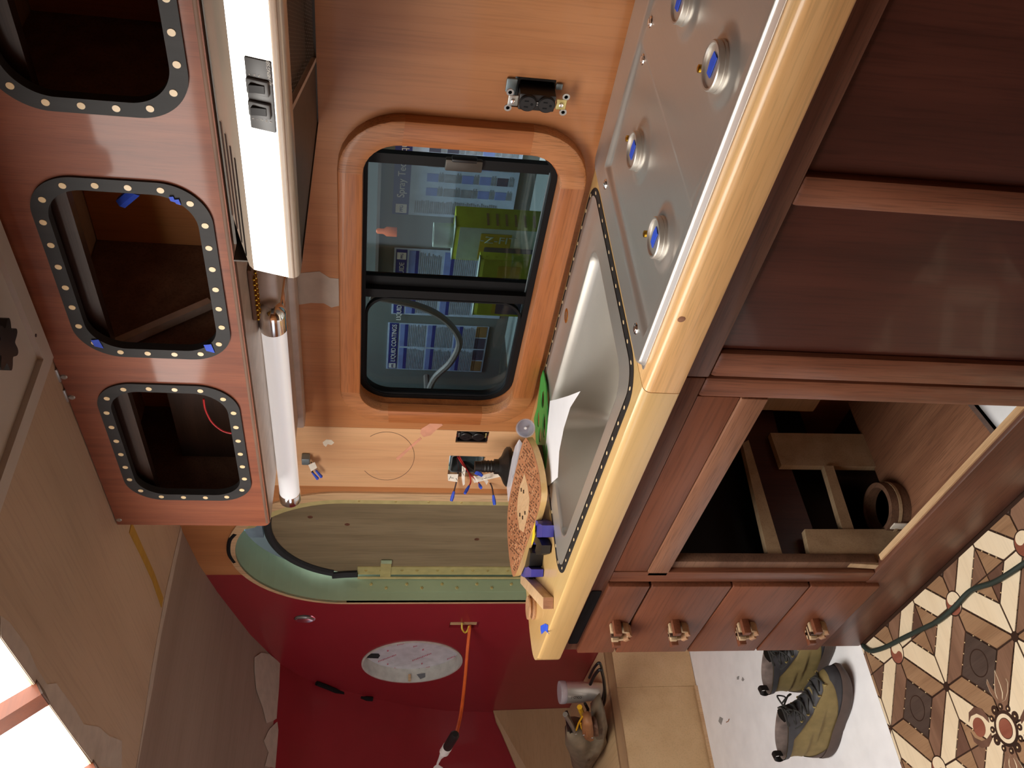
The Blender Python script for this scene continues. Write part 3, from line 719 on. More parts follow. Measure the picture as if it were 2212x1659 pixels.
for px, y0 in (((372, 430), 0), ((384, 436), 0), ((452, 752), 0), ((210, 742), 0)):
    q = W(*px, OF-.005); s = .006 if px[0] < 400 and px[0] > 300 else .012
    obj('masking_tape', MB().sheet([q+Vector(v) for v in ((-s, 0, -s*.7), (s, -.001, -s*.4), (s*.8, -.001, s*.7), (-s*.6, 0, s*.5))], (0, -1, 0), .0006), 'blue', oc, False)
q = W(262, 438, 1.3); obj('masking_tape', MB().tube([q, q+Vector((.03, 0, -.03))], .011, 6), 'blue', oc)
q = W(512, 1064, OF+.01); obj('masking_tape', MB().sheet([q+Vector(v) for v in ((-.012, 0, -.006), (.008, 0, -.008), (.002, 0, .010))], (0, -1, 0), .001), 'blue', oc, False)
for px, py in ((122, 808), (139, 852)):
    q = W(px, py, OF)
    hb = obj('hinge', MB().box(q.x-.018, q.x+.018, OF-.006, OF, q.z-.006, q.z+.008, .002), 'yoke', oc)
    q2 = W(px+16, py+6, OF); obj('screw', MB().lathe([(.0065, 0), (.005, .002)], (q2.x, OF, q2.z), (0, -1, 0), 12), 'yoke', hb)
q = W(257, 1123, OF); obj('screw', MB().lathe([(.0065, 0), (.005, .002)], (q.x, OF, q.z), (0, -1, 0), 12), 'yoke', oc)

# ---- range hood
HX0, HX1 = -.992, -.15
hd = thing('range_hood', (-.57, 1.25, 1.443), 'bright metal range hood under the overhead cabinet with two dark switches', 'range hood')
def ext(poly, x0, x1): return MB().prism([poly], 'x', x0, x1)
obj('front_band', ext([(1.0300, 1.462), (1.0436, 1.516), (1.060, 1.516), (1.060, 1.462)], HX0, HX1), 'hoodsteel', hd, 30)
obj('bottom_lip', ext([(1.029, 1.462), (1.0285, 1.456), (1.031, 1.450), (1.034, 1.447), (1.040, 1.4445), (1.060, 1.4440), (1.060, 1.462)], HX0, HX1), 'hoodbeige', hd, 30)
obj('lip_rib', MB().tube([(HX0, 1.0295, 1.4545), (HX1, 1.0295, 1.4545)], .0016, 6), 'hoodbeige', hd)
sl_ = MB(); sp0 = [(1.0436, 1.5165), (1.048, 1.523), (1.072, 1.5370), (1.097, 1.551), (1.097, 1.5165)]
xe = [HX0+.075*max(0, (y-1.0436)/.0534)**1.2 for y, z in sp0]
sl_.add([(x, y, z) for x, (y, z) in zip(xe, sp0)]+[(HX1, y, z) for y, z in sp0], [(i, (i+1) % 5, 5+(i+1) % 5, 5+i) for i in range(5)]+[(4, 3, 2, 1, 0), (5, 6, 7, 8, 9)])
obj('slope', sl_, 'hoodbeige', hd, 40)
for k in range(4):
    y, z = 1.052+k*.011, 1.5262+k*.0066
    xa, xb = -.972+.017*k, -.79+.012*k
    sl = MB(); sl.sheet([(xa, y, z), (xb, y, z), (xb, y+.0028, z+.0017), (xa, y+.0028, z+.0017)], (0, -.5, .86), .0006)
    obj('vent_slot', sl, 'black', hd, False)
obj('side_sheet', MB().box(HX0, HX0+.003, 1.060, 1.448, 1.444, 1.549), 'hooddark', hd)
obj('top_sheet', MB().box(HX0, HX1, 1.10, 1.448, 1.549, 1.5535), 'hooddark', hd)
obj('back_sheet', MB().box(HX0, HX1, 1.4445, 1.449, 1.444, 1.549), 'hooddark', hd)
fl, fb = Vector((-.705, 1.062, 0)), Vector((-.86, 1.446, 0))
obj('bottom_panel', MB().prism([[(HX0+.003, 1.060), (fl.x, 1.060), (fb.x, 1.4445), (HX0+.003, 1.4445)]], 'z', 1.446, 1.450), 'hooddark', hd)
obj('filter_frame', MB().prism([[(fl.x-.004, 1.060), (fl.x+.004, 1.060), (fb.x+.004, 1.4445), (fb.x-.004, 1.4445)]], 'z', 1.444, 1.452), 'lampbase', hd)
obj('filter_back', MB().prism([[(fl.x, 1.060), (HX1, 1.060), (HX1, 1.4445), (fb.x, 1.4445)]], 'z', 1.462, 1.464), 'black', hd)
hx = MB(); cell = .0105
for i in range(0, 60):
    for j in range(0, 44):
        cx = -.86+i*cell*.866*1.0; cy = 1.066+j*cell*1.0+(cell/2 if i % 2 else 0)
        lim = fl.x+(fb.x-fl.x)*(cy-1.06)/.385
        if cx < lim+.008 or cy > 1.438 or cx > -.42: continue
        r = cell*.577
        P = [Vector((cx+r*math.cos(pi/3*k), cy+r*math.sin(pi/3*k), 1.4475)) for k in range(6)]
        for k in range(3):
            a, b = P[k], P[k+1]; n = Vector((-(b-a).y, (b-a).x, 0)).normalized()*.0007
            hx.add([a-n, b-n, b+n, a+n], [(0, 1, 2, 3)])
obj('filter_mesh', hx, 'grill', hd, False, kind='stuff')
bu = Vector((0, .0136, .054)).normalized(); bn = Vector((0, -bu.z, bu.y))
def band(x, s, off=0): return Vector((x, 1.030, 1.462))+bu*s+bn*off          # a spot on the leaning front band
def bplate(x0, x1, s0, s1, off, t, name, mat, par, bev=.001):
    mb = MB().box(x0, x1, s0, s1, 0, t, bev)
    m4 = Matrix((Vector((1, 0, 0)), bu, bn)).transposed().to_4x4(); m4.translation = band(0, 0, off)
    return obj(name, mb.xform(m4), mat, par)
sp = bplate(-.726, -.622, .002, .0365, 0, .0016, 'switch_plate', 'panelgrey', hd, .0012)
for cx in (-.660, -.693):
    sw = bplate(cx-.011, cx+.011, .006, .036, .0016, .005, 'switch_bezel', 'panelgrey', sp, .002)
    mb = MB().prism([[(.011, 0), (.030, 0), (.030, .006), (.022, .0035), (.011, .0015)]], 'x', -.0055, .0055)
    m4 = Matrix((Vector((1, 0, 0)), bu, bn)).transposed().to_4x4(); m4.translation = band(cx, 0, .0066)
    obj('rocker', mb.xform(m4), 'black', sw)
lettering("By HENG'S\u00ae", .0062, band(-.655, .0035, .0017), (1, 0, 0), bu, 'paleink', sp, italic=.25)
for k, ch in enumerate('FAN'): lettering(ch, .0042, band(-.6465, .0295-k*.0062, .0017), (1, 0, 0), bu, 'paleink', sp)
for k, ch in enumerate('LIGHT'): lettering(ch, .0042, band(-.7115, .0310-k*.0062, .0017), (1, 0, 0), bu, 'paleink', sp)

# ---- lamp: white satin tube with chrome ends under the cabinet
TY, TZ, TR = 1.25, 1.529, .0262
lp = thing('under_cabinet_lamp', (-1.6, TY, 1.50), 'long white tube lamp with chrome end caps under the overhead cabinet', 'lamp')
tx0, tx1 = -1.955, -1.345
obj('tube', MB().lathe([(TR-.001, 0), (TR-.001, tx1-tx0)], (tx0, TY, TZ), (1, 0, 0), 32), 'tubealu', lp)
obj('end_cap', MB().lathe([(TR+.001, 0), (TR+.001, .034), (TR-.0005, .036)], (tx0-.034, TY, TZ), (1, 0, 0), 32), 'chrome', lp)
ec = MB()
rows = []
for k in range(9):
    f = k/8; rows.append((.0015+(TR)*math.cos(f*pi/2), tx1+.040+.024*math.sin(f*pi/2)))
ec.lathe([(TR-.0005, -.002), (TR+.0015, 0)]+[(r, x-tx1) for r, x in rows], (tx1, TY, TZ), (1, 0, 0), 32)
ec.box(tx1+.004, tx1+.052, TY+.004, TY+.12, TZ-.020, TZ+.024, .012)
obj('end_cap', ec, 'chrome', lp)
obj('mount_rail', MB().box(-1.85, -1.20, TY+.012, 1.40, 1.515, 1.5565, .006), 'lampbase', lp)
obj('mount_rail', MB().box(-1.89, -1.17, 1.40, 1.446, 1.500, 1.5565, .008), 'lampbase', lp)
bs = thing('brass_fitting', (-1.27, 1.22, 1.545), 'small ribbed brass fitting between the hood end and the lamp', 'fitting')
q0, q1 = Vector((-1.235, 1.205, 1.548)), Vector((-1.165, 1.205, 1.548))
obj('body', MB().box(q0.x-.03, q1.x+.03, 1.190, 1.222, 1.5485, 1.5565, .002), 'darkwood', bs)
tb_ = MB()
for k in range(9):
    x = q0.x-.03+k*.013; 
    for s in (-1, 1): tb_.box(x, x+.004, 1.206+s*.009-.006, 1.206+s*.009+.006, 1.544, 1.549, .001)
obj('tooth', tb_, 'brass', bs, kind='stuff')
# ---- little grey connector with wires on the wall above
q = W(660, 990, 1.44)
cn = thing('wire_connector', (q.x, 1.45, q.z), 'small grey connector with labelled wires at the lamp end', 'connector')
obj('body', MB().box(q.x-.017, q.x+.012, 1.428, 1.449, q.z-.012, q.z+.010, .002), 'boxgrey', cn)
for a, b, m in (((668, 1000), (686, 1034), 'wiredark'), ((672, 998), (694, 1030), 'wiregrey')):
    w = obj('wire', MB().tube(smooth_path([W(*a, 1.435), W((a[0]+b[0])/2-3, (a[1]+b[1])/2, 1.43), W(*b, 1.43)]), .0022, 6), m, cn)
    obj('masking_tape', MB().tube([W(b[0]-12, b[1]-14, 1.429), W(*b, 1.429)], [.0028, .005], 5), 'blue', w)
obj('paper_label', MB().sheet([W(*p, 1.425) for p in ((666, 1004), (680, 998), (685, 1010), (672, 1018))], (0, -1, 0), .0006), 'label', cn, False)

# ---- duplex outlets, black faces on zinc yokes
def outlet(px, py, w, h, proud, label):
    q = W(px, py, 1.45); x, z = q.x, q.z; y = 1.45-proud
    t = thing('outlet', (x, 1.45, z), label, 'outlet')
    obj('back_box', MB().prism([rrect(x-w/2, x+w/2, z-h/2, z+h/2, .004), rrect(x-w/2+.004, x+w/2-.004, z-h/2+.004, z+h/2-.004, .003)], 'y', 1.452, 1.50).box(x-w/2, x+w/2, 1.498, 1.50, z-h/2, z+h/2), 'black', t)
    f = obj('body', MB().box(x-.017, x+.017, y, 1.49, z-.034, z+.034, .003), 'black', t)
    for s in (-1, 1):
        r = obj('receptacle', MB().lathe([(.0165, 0), (.0165, .004), (.0145, .006)], (x, y, z+s*.0175), (0, -1, 0), 24), 'black', f)
        for dx, dz in ((-.006, .003), (.006, .003)): obj('slot', MB().box(x+dx-.0012, x+dx+.0012, y-.0064, y-.006, z+s*.0175+dz-.004, z+s*.0175+dz+.004), 'rubber', f)
        obj('ground_hole', MB().lathe([(.0026, 0), (.0026, .0004)], (x, y-.006, z+s*.0175-.007), (0, -1, 0), 10), 'rubber', f)
        yk = obj('yoke', MB().box(x-.011, x+.011, y+.001, y+.004, z+s*.045-.010, z+s*.045+.009, .002), 'yoke' if s > 0 else 'gold', t)
        obj('screw', MB().lathe([(.0045, 0), (.004, .003), (.001, .0035)], (x, y+.001, z+s*.045), (0, -1, 0), 14), 'chrome', yk)
        for dx in (-.016, .016):
            obj('plaster_ear', MB().lathe([(.0035, 0), (.007, 0), (.007, .002), (.0035, .002), (.0035, 0)], (x+dx, y+.004, z+s*.052), (0, -1, 0), 16), 'yoke', yk)
    obj('center_screw', MB().lathe([(.0035, 0), (.0035, .003), (.0015, .003), (.0015, .001)], (x, y, z), (0, -1, 0), 14), 'yoke', f)
    return t
t = outlet(1157, 203, .060, .072, .030, 'black duplex outlet on zinc yoke right of the window')
q = W(1105, 182, 1.446); obj('box_tab', MB().box(q.x-.016, q.x+.012, 1.444, 1.449, q.z-.010, q.z+.010, .002), 'boxgrey', t)
q = W(1208, 187, 1.446); obj('box_tab', MB().box(q.x-.006, q.x+.006, 1.444, 1.449, q.z-.006, q.z+.006, .001), 'boxgrey', t)
outlet(1020, 944, .052, .088, -.004, 'black duplex outlet sunk in the wall left of the window')
# ---- wire box with labelled wires
jb = thing('wire_box', (-2.12, 1.45, 1.0), 'open grey steel wire box in the wall with tape tipped wires', 'wire box')
obj('box_shell', MB().prism([rrect(-2.160, -2.072, 1.008, 1.100, .012), rrect(-2.156, -2.076, 1.012, 1.096, .010)], 'y', 1.456, 1.51).box(-2.16, -2.072, 1.508, 1.512, 1.008, 1.10), 'boxgrey', jb)
obj('conduit', MB().tube([W(990, 1000, 1.50), W(1012, 1004, 1.475), W(1032, 1020, 1.45)], .009, 8), 'black', jb)
obj('masking_tape', MB().tube([W(1028, 1018, 1.446), W(1036, 1023, 1.44), W(1042, 1028, 1.436)], [.009, .007, .004], 6), 'blue', jb)
def jwire(pts, mat, tip=True, r=.0022):
    n = len(pts)
    P = smooth_path([W(px, py, 1.49-.075*i/(n-1)) for i, (px, py) in enumerate(pts)])
    w = obj('wire', MB().tube(P, r, 6), mat, jb)
    if tip:
        d = (P[-1]-P[-4]).normalized(); obj('masking_tape', MB().tube([P[-1]-d*.004, P[-1]+d*.014, P[-1]+d*.026], [.0035, .0055, .0045], 6), 'blue', w)
jwire([(986, 988), (990, 1006), (989, 1024), (985, 1045), (980, 1064)], 'wiredark')
jwire([(988, 986), (1000, 1004), (1013, 1022), (1017, 1040), (1012, 1052)], 'wirered')
jwire([(992, 985), (1004, 1006), (1018, 1026), (1032, 1040), (1036, 1047)], 'wirered')
jwire([(1040, 1026), (1052, 1036), (1062, 1050), (1066, 1072)], 'wiredark')
def flag(px, yy):
    o = obj('paper_label', MB().sheet([W(*p, yy) for p in px], (0, -1, 0), .0006), 'label', jb, False)
flag([(967, 1024), (990, 1024), (988, 1041), (968, 1038)], 1.425); flag([(998, 1006), (1006, 1012), (1004, 1028), (1004, 1046), (1000, 1049), (997, 1030)], 1.428)
flag([(1022, 1028), (1026, 1028), (1034, 1040), (1031, 1043)], 1.420); flag([(1042, 1028), (1048, 1029), (1055, 1040), (1051, 1047), (1045, 1038)], 1.422)
def penline(px, yy): obj('pen_mark', MB().tube([W(*p, yy) for p in px], .0006, 4), 'ink', jb)
penline([(974, 1028), (970, 1036)], 1.4238); penline([(973, 1032), (980, 1033)], 1.4238); penline([(985, 1033), (988, 1038)], 1.4238)
penline([(1000, 1010), (1003, 1018), (998, 1020), (1002, 1027)], 1.4268); penline([(1045, 1033), (1049, 1034), (1050, 1030)], 1.4208)
lettering('14/2 2ND', .008, W(1062, 1030, 1.447)+Vector((0, 0, -.004)), W(1042, 1036, 1.447)-W(1100, 1022, 1.447), (0, 0, 1), 'ink', jb)

# ---- countertops: thick maple slab with the sink, thick fir slab with the cooktop
CT, CB, CF = .899, .838, .864
def slab(x0, x1, round_left, name, mat, label):
    bm = bmesh.new()
    plan = [(x1, CF), (x1, 1.448), (x0, 1.448)]
    if round_left: plan += [(x0+.006, CF+.10)]+[(x0+.012+.062*(1-math.cos(t)), CF+.072*(1-math.sin(t))) for t in (.15, .3, .45, .6, .75, .9, 1.05, 1.2, 1.35, 1.46)]+[(x0+.074, CF)]
    else: plan += [(x0, CF)]
    lo = [bm.verts.new((x, y, CB)) for x, y in plan]; hi = [bm.verts.new((x, y, CT)) for x, y in plan]
    bm.faces.new(lo[::-1]); bm.faces.new(hi); n = len(plan)
    for i in range(n): bm.faces.new((lo[i], lo[(i+1) % n], hi[(i+1) % n], hi[i]))
    def front(e): return all(v.co.y < 1.40 or (round_left and v.co.x < x0+.02) for v in e.verts) and all(v.co.x < x1-.01 or v.co.y < CF+.01 for v in e.verts)
    top = [e for e in bm.edges if all(v.co.z > CT-.001 for v in e.verts) and front(e)]
    bot = [e for e in bm.edges if all(v.co.z < CB+.001 for v in e.verts) and front(e)]
    bmesh.ops.bevel(bm, geom=top, offset=.013, segments=5, profile=.5, affect='EDGES')
    bot = [e for e in bm.edges if e.is_valid and all(v.co.z < CB+.001 for v in e.verts) and front(e)]
    bmesh.ops.bevel(bm, geom=bot, offset=.004, segments=2, profile=.5, affect='EDGES')
    return obj(name, MB().frombm(bm), mat, None, 35, label, 'countertop')
mp = slab(-2.178, -1.046, True, 'countertop', 'maple', 'pale maple countertop with rounded end holding the sink')
fs = slab(-1.0445, .60, False, 'countertop', 'fir', 'thick yellow fir countertop with a knot under the cooktop')
cut(mp, MB().prism([rrect(-1.742, -1.083, .92, 1.425, .05)], 'z', .80, .95))
kn = W(1472, 690, CF-.0002)
obj('knot', MB().lathe([(.006, 0), (.004, .0004)], kn, (0, -1, 0), 12), 'endgrain', fs)
q = H(1176, 1358, CT)
obj('masking_tape', MB().sheet([H(px, py, CT+.0006) for px, py in ((1168, 1352), (1178, 1347), (1184, 1350), (1183, 1364), (1187, 1370), (1178, 1362), (1170, 1370), (1168, 1360))], (0, 0, 1), .0006), 'blue', mp, False)

# ---- sink: black inlaid border with pale dots, steel flange, two bowls
sk_ = thing('sink', (-1.41, 1.17, CT), 'stainless steel double sink with dotted black inlaid border', 'sink')
SX0, SX1, SY0, SY1 = -1.752, -1.073, .917, 1.425
br = obj('border', MB().prism([rrect(SX0-.019, SX1+.018, SY0-.018, SY1+.014, .068), rrect(SX0, SX1, SY0, SY1, .05)], 'z', CT-.002, CT+.0012), 'ebony', sk_, 30)
dm = MB().lathe([(.0045, 0), (.0045, .0005)], (0, 0, 0), (0, 0, 1), 12).xform(Matrix.Scale(.62, 4, (0, 1, 0))).mesh('inlay_dot', Vector(), 40)
mid = rrect(SX0-.008, SX1+.008, SY0-.008, SY1+.007, .058)
for i, (x, y) in enumerate(along(mid, 52)):
    o = piece('inlay_dot', dm, 'dot', br, (x, y, CT+.0012))
    if abs(x-(SX0-.008)) < .012 or abs(x-(SX1+.008)) < .012: o.rotation_euler.z = pi/2
BOWLS = [(-1.690, -1.126, .955, 1.313, .050, .170)]
def sdf(x, y, B):
    cx, cy, hx_, hy_ = (B[0]+B[1])/2, (B[2]+B[3])/2, (B[1]-B[0])/2-B[4], (B[3]-B[2])/2-B[4]
    dx, dy = abs(x-cx)-hx_, abs(y-cy)-hy_
    return math.hypot(max(dx, 0), max(dy, 0))+min(max(dx, dy), 0)-B[4]
def sstep(a, b, v):
    t = min(1, max(0, (v-a)/(b-a))); return t*t*(3-2*t)
def sinkz(x, y):
    z = CT+.0025
    for B in BOWLS:
        d = -sdf(x, y, B)
        if d > 0:
            t = min(1, d/.050); z -= B[5]*(1-(1-t)**2.8)*sstep(-.004, .010, d)
    return z
nx, ny = 190, 140
outl = rrect(SX0, SX1, SY0, SY1, .05)
def inside(x, y): return sdf(x, y, (SX0, SX1, SY0, SY1, .05, 0)) <= .0
g = MB()
xs_ = [SX0+(SX1-SX0)*i/nx for i in range(nx+1)]; ys_ = [SY0+(SY1-SY0)*j/ny for j in range(ny+1)]
def clampin(x, y):
    B = (SX0, SX1, SY0, SY1, .05); d = sdf(x, y, (SX0, SX1, SY0, SY1, .05, 0))
    if d <= 0: return x, y
    cx = min(max(x, SX0+.05), SX1-.05); cy = min(max(y, SY0+.05), SY1-.05); v = Vector((x-cx, y-cy)).normalized()*.05
    return cx+v.x, cy+v.y
def sp_(i, j):
    x, y = clampin(xs_[i], ys_[j]); return (x, y, sinkz(x, y))
g.grid(sp_, nx+1, ny+1)
obj('basin', g, 'stainless', sk_, True)
q = H(1222, 682, CT+.004)
obj('tap_hole', MB().lathe([(.010, 0), (.016, 0), (.017, .001), (.010, .0012), (.010, 0)], (q.x, q.y, CT+.0022), (0, 0, 1), 24), 'brass', sk_)
obj('tap_hole_core', MB().lathe([(.010, 0), (.010, .0006)], (q.x, q.y, CT+.0024), (0, 0, 1), 24), 'darkwood', sk_)

# ---- cooktop: pressed steel sheet, four burner collars with tape over them
ck = thing('cooktop', (-.72, 1.16, CT), 'pressed stainless steel cooktop sheet with taped burner collars', 'cooktop')
KX0, KX1, KY0, KY1 = -1.024, -.12, .893, 1.430
BURN = [H(1537, 142, .918), H(1366, 325, .918), H(1413, 513, .918), H(1466, 2, .918)]
BURN = [Vector((q.x, q.y, 0)) for q in BURN]
def cookz(x, y):
    d = -sdf(x, y, (KX0, KX1, KY0, KY1, .02, 0))
    z = CT+.001+.011*sstep(0, .0035, d)                       # rim up from the slab
    back = sstep(1.355, 1.345, y)
    e = min(x-(KX0+.050), (KX1-.01)-x, y-(KY0+.016), 1.352-y)
    z -= .0085*sstep(0, .016, e)                             # the two wells
    ridge = x+.712
    if e > 0:
        k_ = sstep(0, .02, e)*(.55+.45*sstep(1.35, .95, y))
        z += .0075*k_*(1-sstep(0, .016, -ridge) if ridge < 0 else 1-sstep(0, .11, ridge))
    for b in BURN:
        r = math.hypot(x-b.x, y-b.y)
        z += .0055*sstep(.056, .036, r)
    return z
nx, ny = 260, 260
obj('sheet', MB().grid(lambda i, j: (KX0+(KX1-KX0)*i/nx, KY0+(KY1-KY0)*j/ny, cookz(KX0+(KX1-KX0)*i/nx, KY0+(KY1-KY0)*j/ny)), nx+1, ny+1), 'cooksteel', ck, True)
obj('sheet_edge', MB().prism([rrect(KX0-.001, KX1+.001, KY0-.001, KY1+.001, .006)], 'z', CT+.0003, CT+.0018), 'cooksteel', ck)
random.seed(3)
for i, b in enumerate(BURN):
    z0 = cookz(b.x, b.y)
    cl_ = obj('burner_collar', MB().lathe([(.0335, -.001), (.033, .004), (.0315, .0045), (.0315, .011), (.030, .0125), (.0275, .012), (.0265, .009), (.0, .0085)], (b.x, b.y, z0), (0, 0, 1), 40), 'stainless', ck)
    s = .0125
    tp = [(b.x-s*(1+.3*random.random()), b.y-s*.55), (b.x+s*(1.1+.3*random.random()), b.y-s*.7), (b.x+s*1.3, b.y+s*.5), (b.x+s*.2, b.y+s*.75), (b.x-s*1.15, b.y+s*.55)]
    obj('masking_tape', MB().sheet([(x, y, z0+.0095) for x, y in tp], (0, 0, 1), .001), 'blue', cl_, False)
for px, py in ((1509, 148), (1351, 299), (1389, 505)):
    q = H(px, py, .918); z0 = cookz(q.x, q.y)
    obj('pilot_nozzle', MB().lathe([(.004, 0), (.004, .009), (.0055, .010), (.0055, .015), (.003, .016)], (q.x, q.y, z0-.001), (0, 0, 1), 12), 'brass', ck)
for px, py in ((1400, 47), (1380, 127), (1310, 398), (1376, 710)):
    q = H(px, py, .909); z0 = cookz(q.x, q.y)
    obj('screw', MB().lathe([(.010, 0), (.009, .0015), (.0065, .002), (.006, .0005), (.0055, .003), (.002, .004)], (q.x, q.y, z0), (0, 0, 1), 20), 'chrome', ck)

# ---- near base cabinet: framed dark panels
FY = .90
nb = thing('base_cabinet', (-.5, FY, 0), 'dark red mahogany base cabinet with framed panels under the cooktop', 'cabinet')
def bd(name, x0, x1, z0, z1, mat, par, y0=FY, y1=FY+.02, bev=.003):
    return obj(name, MB().box(x0, x1, y0, y1, z0, z1, bev), mat, par)
bd('rail', -1.045, .6, .782, CB-.001, 'mahog_x', nb)
bd('rail', -1.045, .6, .0, .10, 'mahog_x', nb)
bd('stile', -1.046, -.985, .10, .782, 'mahog_z', nb, bev=.010)
bd('stile', -.690, -.640, .10, .782, 'mahog_z', nb, bev=.006)
bd('stile', -.18, -.12, .10, .782, 'mahog_z', nb)
bd('panel', -.985, -.690, .10, .782, 'mahog_red', nb, FY+.012, FY+.020, 0)
bd('panel', -.640, -.18, .10, .782, 'mahog_red', nb, FY+.012, FY+.020, 0)
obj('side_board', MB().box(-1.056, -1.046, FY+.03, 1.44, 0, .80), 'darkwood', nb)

# ---- sink base cabinet: open doorway, false panel, four drawers
sb = thing('base_cabinet', (-1.6, FY, 0), 'mahogany base cabinet with an open doorway and four drawers under the sink', 'cabinet')
bd('rail', -2.14, -1.047, .786, CB-.001, 'mahog_x', sb)
bd('stile', -1.097, -1.047, .0, .786, 'mahog_z', sb, bev=.008)
bd('rail', -1.735, -1.097, .658, .707, 'mahog_pale', sb)
bd('false_panel', -1.7185, -1.0975, .7085, .7845, 'mahog_drawer', sb, FY+.003, FY+.02, .0015)
bd('rail', -2.14, -1.097, .0, .158, 'mahog_x', sb, FY, FY+.022, .004)
obj('raw_edge', MB().box(-1.676, -1.098, FY+.010, FY+.024, .157, .162), 'oak', sb)
bd('stile', -1.764, -1.7185, .158, .786, 'mahog_z', sb)
bd('door_cleat', -1.7185, -1.690, .164, .658, 'darkwood', sb, FY+.012, FY+.034, .001)
obj('end_panel', MB().box(-2.146, -2.132, FY+.004, 1.44, 0, CB-.001, .002), 'mahog_z', sb)
obj('pull_slot', MB().box(-2.098, -1.806, FY-.0008, FY+.002, .793, .817, .0035), 'rubber', sb)
obj('pull_slot', MB().prism([rrect(-2.098, -1.806, .792, .818, .010)], 'y', FY-.001, FY+.002), 'rubber', sb)
DR = [(.690, .787), (.494, .685), (.303, .4905), (.1245, .299)]
def handle(par, x, z):
    hb = obj('handle', MB().box(x-.030, x+.030, FY-.026, FY-.016, z-.007, z+.007, .001), 'walnut', par)
    for s in (-1, 1): obj('post', MB().box(x+s*.034-.008, x+s*.034+.008, FY-.046, FY-.0085, z+s*.006-.009, z+s*.006+.009, .001), 'mahog_drawer', par)
    for k in range(5):
        dx = -.022+k*.011; st = (0, .006, .012, .006, 0)[k]
        obj('maple_block', MB().box(x+dx-.0055, x+dx+.0055, FY-.034-st, FY-.012, z-.009+.003*k, z+.007+.003*k, .0005), 'rawply' if k % 2 == 0 else 'walnut', par)
    for k in range(5):
        a = pi*(k+.5)/5; cx, cz = x+.022*math.cos(a), z-.012-.020*math.sin(a)
        mb = MB().box(-.0075, .0075, FY-.034-.005*(k % 2), FY-.010, -.0045, .0045, .0005)
        m4 = Matrix.Translation((cx, 0, cz)) @ Matrix.Rotation(a+pi/2, 4, 'Y')
        obj('maple_block', mb.xform(m4), 'rawply' if k % 2 == 0 else 'spool', par)
for i, (z0, z1) in enumerate(DR):
    d = bd('drawer', -2.139, -1.768, z0, z1, 'mahog_drawer', sb, FY-.010, FY+.012, .004)
    handle(d, -1.982, (.722, .574, .396, .209)[i])
obj('drawer_bay_back', MB().box(-1.80, -1.79, FY+.05, 1.43, .16, .80), 'black', sb)
# inside: cleats and boards seen through the doorway
PX = -1.70
def inner(px, name, mat, x=PX, t=.018):
    pts = [V(*p, x) for p in px]
    obj(name, MB().sheet([(x, p.y, p.z) for p in pts], (-1, 0, 0), t), mat, sb, False)
inner([(1660, 865), (1606, 950), (1604, 968), (1690, 1210), (1752, 1210), (1755, 1140), (1680, 930), (1665, 870)], 'bay_board', 'mahog_red', PX-.03)
inner([(1604, 958), (1617, 950), (1694, 1210), (1662, 1212)], 'cleat', 'rawply', PX+.0)
inner([(1780, 1006), (1800, 1006), (1845, 1143), (1820, 1143)], 'cleat', 'rawply', PX)
inner([(1738, 1143), (1970, 1143), (1912, 1222), (1752, 1212)], 'ply_board', 'rawply', PX+.004)
inner([(1664, 935), (1890, 938), (1916, 1008), (1688, 1005)], 'ply_board', 'rawply', PX-.01)
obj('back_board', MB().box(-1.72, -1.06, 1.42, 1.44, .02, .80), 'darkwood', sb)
obj('back_post', MB().box(-1.70, -1.62, 1.36, 1.40, .18, .66), 'rawply', sb)
fp_ = [H(*p, .165) for p in ((1975, 1143), (2085, 1020), (2050, 940), (1960, 930), (1905, 935), (1925, 1010), (1930, 1143))]
obj('bottom_board', MB().prism([[(-1.72, FY+.03), (-1.30, FY+.03), (-1.36, 1.20), (-1.42, 1.42), (-1.72, 1.42)]], 'z', .04, .055), 'mahog_pale', sb)
obj('white_bottom', MB().prism([[(-1.30, FY+.03), (-1.06, FY+.03), (-1.06, 1.42), (-1.42, 1.42), (-1.36, 1.20)]], 'z', .02, .03), 'white', sb)
lgc = H(1905, 1125, .055)
lg = thing('wood_ring', (-1.62, 1.25, .055), 'round wooden hoop lying inside the open base cabinet', 'hoop')
q = H(1912, 1098, .085)-Vector((.05, -.02, 0))
obj('hoop', MB().lathe([(.050, 0), (.062, 0), (.064, .025), (.062, .050), (.050, .050), (.049, .025), (.050, 0)], (q.x+.05, q.y-.02, .056), (0, 0, 1), 36), 'darkwood', lg)
obj('strap', MB().lathe([(.0642, 0), (.0652, 0), (.0652, .008), (.0642, .008), (.0642, 0)], (q.x+.05, q.y-.02, .080), (0, 0, 1), 36), 'rawply', lg)
q = H(1960, 1135, .06); q2 = H(1972, 1105, .06)
obj('paper_sliver', MB().box(q.x-.012, q.x+.012, q.y-.004, q.y, .0555, .10, .001), 'label', None, label='white paper sliver standing inside the open base cabinet', cat='paper')

